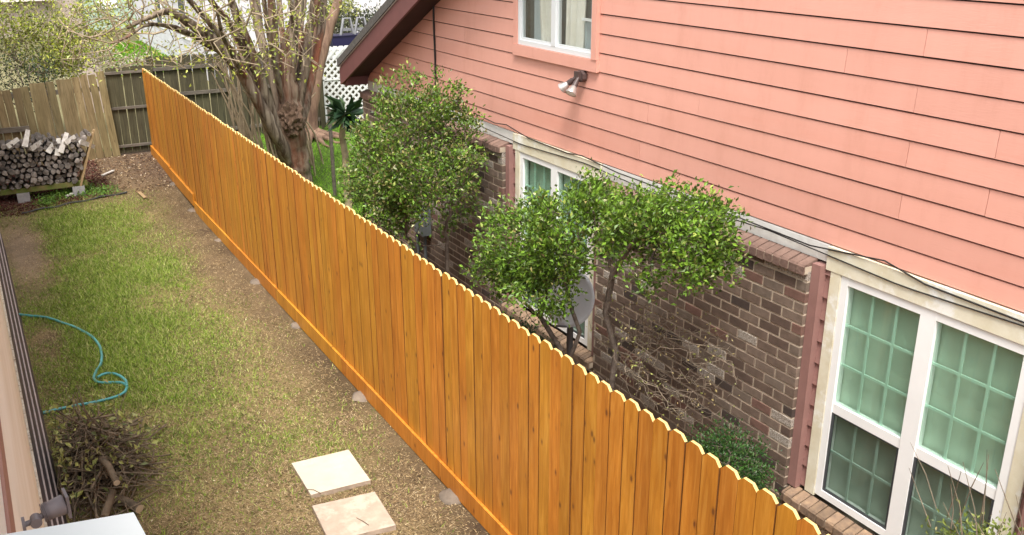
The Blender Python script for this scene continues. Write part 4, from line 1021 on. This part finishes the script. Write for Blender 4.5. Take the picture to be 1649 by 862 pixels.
def ordn(k):
    w_ = ['first', 'second', 'third', 'fourth', 'fifth', 'sixth', 'seventh', 'eighth', 'ninth', 'tenth', 'eleventh', 'twelfth', 'thirteenth', 'fourteenth', 'fifteenth', 'sixteenth', 'seventeenth', 'eighteenth', 'nineteenth', 'twentieth', 'twenty-first', 'twenty-second', 'twenty-third', 'twenty-fourth', 'twenty-fifth']
    return w_[min(k, 24)]
while z < fz+1.30:
    x = -.30+(.05 if row % 2 else 0); xmax = 1.50+.30*(z-fz-.2)
    topz = fz+.98+.10*math.sin(x*5)
    made = []
    while x < xmax:
        if z < fz+1.05+.07*math.sin(x*7+1):
            o = link('firewood_log', random.choice(logs), None, (x+random.uniform(-.012, .012), FY+.08+random.uniform(-.06, .06), z+random.uniform(-.016, .016)), (random.uniform(-.05, .05), random.uniform(0, 6.28), random.uniform(-.06, .06)))
            sc_ = random.uniform(.72, 1.28); o.scale = (sc_, 1, sc_*random.uniform(.9, 1.05)); made.append(o)
        x += random.uniform(.092, .108)
    for k, o in enumerate(made[::-1]): tag(o, 'grey-ended firewood log, %s from the gate end, %s row up in the stack' % (ordn(k), ordn(row)), 'log', 'firewood logs in the stack')
    z += .087; row += 1
pale = [(20, 222, .5, 'pale split log on top of the firewood pile, leftmost'), (42, 215, 1.2, 'upright pale split log on top of the firewood pile'), (60, 224, .3, 'broad whitish split log lying on the firewood pile'), (83, 229, .9, 'short pale split log hanging over the front of the pile'), (93, 229, 1.35, 'tall whitish split log leaning down the front of the pile'), (102, 222, 1.1, 'narrow pale split log beside the tall whitish one'), (112, 217, .4, 'pale split log lying near the right end of the pile'), (140, 224, -.5, 'pale split log at the right end of the pile')]
for k, (x, y, tilt, lb) in enumerate(pale):
    p = px(x, y+8, 1, FY-.13); L_ = .24+.07*(k % 3)
    mb = MB().add([(-.05, -.02, -L_/2), (.045, -.025, -L_/2), (.005, .045, -L_/2), (-.03, -.02, L_/2), (.04, -.02, L_/2), (.0, .04, L_/2)], [(0, 2, 1), (3, 4, 5), (0, 1, 4, 3), (1, 2, 5, 4), (2, 0, 3, 5)])
    o = mb.build('split_log', MT['palesplit'], None, p, (-.45+.2*random.random(), 1.57-tilt, random.uniform(-.4, .4))); tag(o, lb, 'log', 'pale split logs on the firewood')

# ================================================================== YARD BITS
def paver(name, pts, mat, label, th=.045):
    mb = MB(); P = [gnd(*q) for q in pts]; top = [(p.x, p.y, p.z+th) for p in P]; bot = [(p.x, p.y, p.z-.03) for p in P]
    c = sum((Vector(q) for q in top), Vector())/4; ins = [tuple(Vector(q)+(c-Vector(q)).normalized()*.006+Vector((0, 0, .004))) for q in top]
    mb.add(ins, [(3, 2, 1, 0)], 0); mb.add(ins+top, [(i, (i+1) % 4, 4+(i+1) % 4, 4+i) for i in range(4)], 0); mb.add(top+bot, [(i, (i+1) % 4, 4+(i+1) % 4, 4+i) for i in range(4)], 1)
    o = mb.build(name, [MT[mat], MT['pitted']]); tag(o, label, 'paver', 'stone pavers on the lawn')
    import bmesh as _b
    b_ = _b.new(); b_.from_mesh(o.data); _b.ops.recalc_face_normals(b_, faces=b_.faces); b_.to_mesh(o.data); b_.free()
    return o
paver('stone_paver', [(470, 753), (562, 731), (597, 780), (501, 804)], 'paver1', 'cream square stone paver with a cracked corner, farther of the two')
paver('stone_paver', [(503, 822), (604, 799), (638, 853), (531, 880)], 'paver2', 'pinkish pitted square stone paver, nearer of the two')
# crack off the corner and dirt marks of the cream paver
for pts, lb in (([(489, 788), (505, 789), (517, 795)], 'dry twig lying across the cracked corner of the cream paver'), ([(574, 834), (585, 840), (594, 846)], 'short dry twig lying on the pinkish paver')):
    P = [gnd(*q)+Vector((0, 0, .052)) for q in pts]; P = [px(q[0], q[1], 2, p.z) for q, p in zip(pts, P)]
    o = MB().tube(P, [.004, .005, .003], 5).build('twig', MT['brush']); tag(o, lb, 'twig')
# hose
hp = [(30, 509), (47, 511), (75, 514), (100, 522), (122, 530), (143, 541), (158, 555), (164, 572), (163, 588), (155, 602), (152, 612), (160, 619), (180, 619), (198, 620), (205, 627), (198, 637), (180, 644), (150, 651), (118, 657), (95, 662), (70, 668)]
P = [gnd(*q)+Vector((0, 0, .022)) for q in hp]; P, _ = densify(P, [.012]*len(P), 5, .03)
o = MB().tube(P, .016, 8).build('garden_hose', MT['hose']); tag(o, 'teal garden hose snaking over the lawn from the beige wall', 'hose')
P = [gnd(*q)+Vector((0, 0, .035)) for q in [(158, 612), (172, 606), (190, 608), (203, 618), (205, 627)]]; P, _ = densify(P, [.012]*5, 5, .03)
MB().tube(P, .0155, 8).build('hose_loop', MT['hose'], o)
# landscape edging, weeds, scrap boards
P = [gnd(*q)+Vector((0, 0, .03)) for q in [(35, 345), (60, 340), (90, 334), (120, 328), (150, 322), (178, 316), (205, 312)]]; P, _ = densify(P, [.03]*len(P), 3, .02)
tag(MB().tube([q-Vector((0, 0, .012+.012*math.sin(i*1.3))) for i, q in enumerate(P)], .018, 6).build('lawn_edging', MT['plastic']), 'black plastic lawn edging strip between the mulch and the grass', 'edging')
for a_, b_, lb in (((224, 312), (234, 322), 'short pale scrap board lying on the bare soil'), ((108, 318), (127, 311), 'pale stick beside the black lawn edging'), ((165, 285), (183, 278), 'bleached stick on the mulch before the gate')):
    A_, B_ = gnd(*a_)+Vector((0, 0, .02)), gnd(*b_)+Vector((0, 0, .03)); d = (B_-A_).normalized(); s_ = d.cross(Vector((0, 0, 1)))*.03
    mb = MB().add([A_-s_, A_+s_, B_+s_, B_-s_]+[q+Vector((0, 0, .018)) for q in (A_-s_, A_+s_, B_+s_, B_-s_)], [(0, 3, 2, 1), (4, 5, 6, 7), (0, 1, 5, 4), (1, 2, 6, 5), (2, 3, 7, 6), (3, 0, 4, 7)])
    tag(mb.build('scrap_wood', MT['palesplit'] if a_[0] != 224 else MT['newwood']), lb, 'scrap wood')
wp = np.array([gnd(x, y) for x, y in [(80, 322), (95, 316), (110, 312), (125, 308), (140, 306), (75, 328), (40, 312), (45, 305), (135, 314), (160, 312), (175, 308)]])
n = 2600; P = wp[rng.integers(0, len(wp), n)]+rng.normal(size=(n, 3))*np.array([.10, .13, .015]); P[:, 2] = gz(P[:, 0], P[:, 1])+np.abs(rng.normal(size=n))*.04
D = rng.normal(size=(n, 3)); D[:, 2] = np.abs(D[:, 2])
tag(link('weeds', leaves_mesh('weeds', P, D, rng.uniform(.02, .05, n), palette(n, [(.10, .22, .03), (.16, .28, .04), (.08, .15, .03)], [2, 2, 1]))), 'low green weeds growing along the lawn edging', 'weeds', kind='stuff')

# brush pile beside the beige wall
bc_ = gnd(155, 770)
mb = MB()
for k in range(620):
    a_ = random.uniform(0, 6.28); rr = abs(random.gauss(0, .25)); c = bc_+Vector((math.cos(a_)*rr*.95, math.sin(a_)*rr*1.5, .03+random.random()**1.2*.56*max(.08, 1-rr*1.6)))
    d = Vector((random.gauss(0, 1), random.gauss(0, 1), random.gauss(.1, .42))).normalized(); l = random.uniform(.12, .42); r = random.choice([.004, .005, .007, .008, .012])
    p0, p1 = c-d*l, c+d*l; p0.z = max(.02, p0.z); p1.z = max(.02, p1.z); p0.x = max(.14, p0.x); p1.x = max(.14, p1.x)
    mb.tube([p0, (p0+p1)/2+Vector(rng.normal(size=3))*.035, p1], [r, r*.85, r*.4], 4)
for q0, q1, r in (((112, 690), (122, 640), .008), ((230, 805), (282, 792), .006), ((200, 800), (283, 793), .006), ((215, 690), (265, 682), .005), ((190, 700), (205, 640), .005)):
    P0, P1 = gnd(*q0)+Vector((0, 0, .08)), gnd(*q1)+Vector((0, 0, .06))
    mb.tube([P0, (P0+P1)/2+Vector((0, 0, .05)), P1], [r, r*.8, r*.4], 4)
tag(mb.build('brush_pile', MT['brush']), 'tangled pile of cut twigs heaped beside the beige wall', 'brush pile', kind='stuff')
n = 520; P = np.array(bc_)+rng.normal(size=(n, 3))*np.array([.24, .38, .1])+np.array([0, 0, .42]); P[:, 2] = np.clip(P[:, 2], .03, .62); P[:, 0] = np.maximum(P[:, 0], .16)
tag(link('brush_leaves', leaves_mesh('brush_leaves', P, rng.normal(size=(n, 3)), rng.uniform(.045, .08, n), palette(n, [(.30, .32, .10), (.24, .24, .08), (.10, .12, .04), (.30, .26, .12)], [3, 2, 2, 1]))), 'withered green leaves on the brush pile', 'leaves', kind='stuff')
for (q0, q1, z0, z1, r, lb) in (((165, 740), (188, 778), .40, .38, .030, 'thick cut branch with a pale sawn end on the brush pile'), ((168, 832), (182, 790), .12, .24, .034, 'curved dark cut branch at the near foot of the brush pile'), ((140, 730), (155, 675), .25, .42, .026, 'upright cut branch stub at the far side of the brush pile'), ((185, 805), (225, 820), .06, .05, .045, 'short thick log on the ground by the brush pile')):
    P0, P1 = px(*q0, 2, z0), px(*q1, 2, z1)
    o = MB().tube([P0, P0*.6+P1*.4+Vector((.01, .01, .01)), P1], [r*1.05, r, r*.92], 9, 0, True, 1, .05).build('cut_branch', [MT['brush'], MT['cutend']]); tag(o, lb, 'branch', 'cut branches on the brush pile')

# ================================================================== THE NEAR HOUSE WALL (left edge)
XW = -.055
nh = empty('beige_wood_house', (-.5, 8, 0), 'bleached beige wooden house wall along the left edge of the yard', 'house')
MB().box((-6, -4, .42), (XW, 24, 3.855)).build('wall', MT['wallwood'], nh)
MB().box((-6, -4, 3.955), (XW-.05, 24, 5.2)).build('upper_wall', MT['wallwood'], nh)
MB().box((-6.001, -4.001, 3.856), (XW+.003, 24, 3.954)).build('brown_band', MT['brownpaint'], nh)
MB().box((XW, -3.9, .38), (XW+.018, 24, .50)).build('wall_edge_trim', MT['wallwhite'], nh)
for k in range(4):
    x0, z1_ = XW+.005+.040*k, .42-.105*k
    MB().add([(x0, -3.9, z1_), (x0+.045, -3.9, z1_-.125), (-.4, -3.9, z1_-.125), (-.4, -3.9, z1_), (x0, 24, z1_), (x0+.045, 24, z1_-.125), (-.4, 24, z1_-.125), (-.4, 24, z1_)], [(0, 1, 2, 3), (7, 6, 5, 4), (0, 4, 5, 1), (1, 5, 6, 2), (3, 7, 4, 0), (2, 6, 7, 3)]).build('lap_board', MT['skirt'], nh)
    if k < 3: MB().box((x0+.026, -3.9, z1_-.131), (x0+.054, 24, z1_-.108)).build('lap_edge', MT['skirtedge'], nh)
wn = MB().box((XW-.045, .2, 3.956), (XW-.002, 6, 4.06)).build('window_frame', MT['vinyl'], nh)
MB().box((XW-.048, .25, 4.061), (XW-.012, 5.9, 4.9)).build('window_pane', MT['screen'], nh)
# grey floodlight on that wall
g0 = px(36, 846, 0, XW); gs = .37
gl = empty('grey_floodlight', g0, 'grey ribbed floodlight on a jointed arm on the beige wall', 'floodlight')
def gv(x, y, z): return g0+Vector((x, y, z))*gs
MB().tube([g0, gv(.015, 0, 0)], .045*gs, 14).build('base_plate', MT['lampgrey'], gl)
MB().tube([gv(.01, 0, 0), gv(.06, 0, .005)], .017*gs, 10).build('arm', MT['lampgrey'], gl)
MB().tube([gv(.07, -.035, .005), gv(.07, .035, .005)], .030*gs, 14).build('knuckle', MT['lampgrey'], gl)
MB().tube([gv(.07, .01, 0), gv(.12, .04, .012)], .018*gs, 10).build('arm', MT['lampgrey'], gl)
hd = Vector((.95, .12, .10)).normalized(); h0 = gv(.105, .05, .01)
sh = MB().tube([h0, h0+hd*.025*gs], [.030*gs, .050*gs], 18).tube([h0+hd*.025*gs, h0+hd*.12*gs, h0+hd*.128*gs], [.050*gs, .060*gs, .052*gs], 18).build('lamp_shade', MT['lampgrey'], gl)
for q in range(5): MB().tube([h0+hd*(.004+.008*q)*gs, h0+hd*(.008+.008*q)*gs], .056*gs, 18).build('rib', MT['lampgrey'], sh)
MB().box((-.003, -.022, -.026), (.003, .022, .026)).build('end_cap', MT['lampgrey'], gl, h0+hd*.137*gs, (0, 0, .1))
# white ledge board just below the camera
A_ = [px(215, 825, 2, 4.25), px(262, 912, 2, 4.25), px(-30, 912+47, 2, 4.25), px(-60, 872, 2, 4.25)]
mb = MB().add([*A_, *[q-Vector((0, 0, .012)) for q in A_]], [(0, 1, 2, 3), (7, 6, 5, 4)]+[(i, 4+i, 4+(i+1) % 4, (i+1) % 4) for i in range(4)])
tag(mb.build('white_ledge', MT['white']), 'white ledge board jutting out at the lower left corner', 'ledge')

# ================================================================== BEYOND THE BACK FENCE
def bgp(x, y): return px(x, y, 2, .28)
# white house: wall running away from the camera
w0, w1 = bgp(226, 68), bgp(262, 89)
xw_ = (w0.x+w1.x)/2; dirv = Vector((w1.x-w0.x, w1.y-w0.y, 0)).normalized()
wh = empty('white_house', (xw_, w0.y, .28), 'white walled house beyond the back fence behind the bare branches', 'house')
yn, yf = w1.y-7, w0.y
MB().box((xw_, yn, .2), (xw_+9, yf, 4.4)).build('wall', MT['whitewall'], wh)
for zz in np.arange(.6, 4.3, .28): MB().box((xw_-.012, yn, zz), (xw_-.001, yf, zz+.25)).build('siding_course', MT['whitewall'], wh)
MB().prism([(xw_-.5, 4.35), (xw_+9.5, 4.35), (xw_+4.5, 7.2)], 1, yn-.4, yf+.4).build('roof', MT['greyroof'], wh)
for k in range(2):
    yy = yn+2.0+4*k; q = MB().box((xw_-.05, yy, 1.3), (xw_-.013, yy+1.1, 2.9)).build('window', MT['vinyl'], wh); MB().box((xw_-.056, yy+.1, 1.4), (xw_-.051, yy+1.0, 2.8)).build('pane', MT['room'], q)
# pale green house farther left
g1 = bgp(205, 46)
gh = empty('pale_green_house', (g1.x, g1.y, .28), 'pale green house far behind the branches', 'house')
MB().box((g1.x-1.7, g1.y, .2), (g1.x+2.2, g1.y+6, 3.4)).build('wall', MT['greenwall'], gh)
MB().prism([(g1.x-2.2, 3.4), (g1.x+2.7, 3.4), (g1.x+.2, 5.3)], 1, g1.y-.4, g1.y+6.4).build('roof', MT['greyroof'], gh)
MB().box((g1.x-1.1, g1.y-.05, 1.2), (g1.x-.3, g1.y-.002, 2.2)).build('window', MT['vinyl'], gh)
MB().box((g1.x+.7, g1.y-.04, .25), (g1.x+1.5, g1.y-.002, 2.3)).build('door', MT['vinyl'], gh)
# shed roof at far left top
s1 = bgp(30, 60)
shd = empty('grey_shed', (s1.x, s1.y, .28), 'grey roofed shed at the upper left corner behind the foliage', 'shed')
MB().box((s1.x-4, s1.y, .2), (s1.x+1.6, s1.y+4, 1.75)).build('wall', MT['paletrunk'], shd)
MB().prism([(s1.y-.5, 1.75), (s1.y+4.5, 1.75), (s1.y+2, 2.9)], 0, s1.x-4.3, s1.x+2.0).build('roof', MT['greyroof'], shd)
# pale wall at top right
r1_ = bgp(600, 12)
rh = empty('grey_green_house', (r1_.x, r1_.y, .28), 'grey green house wall far beyond the lattice', 'house')
MB().box((r1_.x-6, r1_.y, .2), (r1_.x+9, r1_.y+6, 3.4)).build('wall', MT['greenwall'], rh)
MB().prism([(r1_.y-.5, 3.4), (r1_.y+6.5, 3.4), (r1_.y+3, 5.4)], 0, r1_.x-6.4, r1_.x+9.4).build('roof', MT['greyroof'], rh)
# lawn strip, path
lw = [bgp(q[0], q[1]) for q in ((165, 78), (226, 70), (300, 112), (190, 125))]
tag(MB().add([(p.x, p.y, .285) for p in lw], [(0, 3, 2, 1)]).build('far_lawn', M('far_lawn_grass', (.14, .30, .02), (.20, .36, .03), 6, rough=.9)), kind='structure')
pt = [bgp(q[0], q[1]) for q in ((195, 75), (226, 68), (240, 78), (205, 82))]
n = 9000; u_, v_ = rng.random(n), rng.random(n); lwa = np.array([tuple(p) for p in lw])
P = (lwa[0]*(1-u_)[:, None]+lwa[1]*u_[:, None])*(1-v_)[:, None]+(lwa[3]*(1-u_)[:, None]+lwa[2]*u_[:, None])*v_[:, None]; P[:, 2] = .286
D = rng.normal(size=(n, 3))*.5; D[:, 2] = 1
tag(link('far_grass', leaves_mesh('far_grass', P, D, rng.uniform(.08, .18, n), palette(n, [(.12, .28, .02), (.20, .36, .03)], [1, 1]), MT['grass'], .2)), 'bright green lawn beyond the gate', 'grass', kind='stuff')

def leafy(name, label, base, lobes, n, ls, pal, wts, trunk, cat='tree', mat='shrubbark', ntip=160):
    root = empty(name, base, label, cat); roots = []
    for st in trunk:
        for i, p in enumerate(st): roots.append((np.array(p), -1 if i == 0 else len(roots)-1))
    tips = np.concatenate([ell(int(ntip*w), c, r, .2) for c, r, w in lobes])
    X, par, R, ch, ends = grow(roots, list(tips), .3, .2, .03, .005, 2.3)
    mb = MB(); tree_tubes(mb, X, par, R, ch, 6); mb.build('trunk', MT[mat], root)
    T = np.repeat(tips, max(1, n//len(tips)), 0); P = T+rng.normal(size=T.shape)*.14; k = len(P)
    link('crown', leaves_mesh('crown', P, rng.normal(size=(k, 3)), rng.uniform(ls*.6, ls*1.3, k), palette(k, pal, wts, .25)), root)
    return root
YG = [(.27, .31, .03), (.19, .23, .03), (.34, .34, .08), (.10, .13, .02), (.26, .22, .11)]
c1 = px(62, 80, 1, 23.2)
leafy('spring_tree', 'small tree in yellow green spring leaf overhanging the weathered fence', (c1.x, 23.2, .28), [((c1.x, 23.2, c1.z+.1), (1.0, .8, .75), .6), ((c1.x+.7, 22.6, c1.z-.1), (.6, .6, .5), .25), ((c1.x-.6, 23, c1.z+.6), (.8, .7, .5), .3), ((c1.x+1.0, 23.0, c1.z+.55), (.7, .6, .5), .25)], 7500, .07, YG, [4, 3, 3, 2, 2], [[(c1.x, 23.3, .25), (c1.x+.05, 23.3, 1.0), (c1.x, 23.2, 1.7)]], mat='twig', ntip=330)
c2 = px(22, 105, 1, 22.0)
leafy('dark_shrub', 'dark evergreen shrub behind the weathered fence at the left edge', (c2.x, 22.0, .28), [((c2.x, 22.0, c2.z-.25), (.75, .5, .62), 1)], 1700, .06, [(.03, .05, .025), (.05, .075, .03), (.10, .12, .05)], [3, 2, 1], [[(c2.x, 22, .25), (c2.x, 22, 1.2)]], 'shrub')
t0 = bgp(128, 118); c3 = px(112, 20, 1, 26)
pt_ = empty('pale_tree', (c3.x, 26, .28), 'tree with a pale pinkish trunk beyond the weathered fence', 'tree')
P = [Vector((c3.x+.35, 26, .2)), Vector((c3.x+.25, 26, 1.2)), Vector((c3.x+.1, 26, 2.3)), Vector((c3.x-.1, 26, 3.6)), Vector((c3.x-.2, 26, 5.2))]; P, R = densify(P, [.36, .30, .26, .22, .14]); tmb = MB(); fluted(tmb, P, R, 12, .08); tmb.build('trunk', MT['paletrunk'], pt_)
cr = px(150, 15, 1, 26.5)
T = ell(900, (c3.x+.2, 26, 3.4), (1.6, 1.2, .9)); link('crown', leaves_mesh('crown', T, rng.normal(size=T.shape), rng.uniform(.05, .12, len(T)), palette(len(T), YG, [4, 3, 3, 2, 2])), pt_)
c4_ = px(150, 90, 1, 30)
leafy('blossom_shrub', 'pale pinkish twiggy shrub beyond the gate', (c4_.x, 30, .28), [((c4_.x, 30, c4_.z-.2), (.9, .8, .5), .6), ((c4_.x+1.3, 30.5, c4_.z-.45), (.7, .6, .25), .3)], 2600, .09, [(.42, .36, .33), (.34, .34, .18), (.25, .28, .10)], [3, 2, 2], [[(c4_.x, 30, .25), (c4_.x, 30, .8)]], 'shrub', 'twig')
# brown leaf bed below the green house
lb0 = bgp(185, 58)
c5 = px(585, 32, 1, 25)
leafy('ivy_hedge', 'dark tangled hedge behind the blue tub beside the eave', (c5.x, 25, .28), [((c5.x-.3, 25, c5.z-.2), (1.0, .5, .42), .6), ((c5.x+.8, 25, c5.z-.1), (.9, .5, .42), .4), ((c5.x, 25, 1.0), (1.5, .5, .7), .5)], 6000, .08, [(.05, .06, .03), (.09, .10, .05), (.03, .035, .02), (.20, .20, .10)], [3, 2, 3, .7], [[(c5.x, 25, .25), (c5.x, 25, 1.0)]], 'hedge')
c6 = px(536, 15, 1, 26)
leafy('yellow_shrub', 'yellow green bush behind the leaning reddish trunk', (c6.x, 26, .28), [((c6.x, 26, c6.z-.1), (.7, .5, .55), 1)], 2200, .09, YG, [4, 2, 3, 1, 1], [[(c6.x, 26, .25), (c6.x, 26, 1.3)]], 'shrub', 'twig')
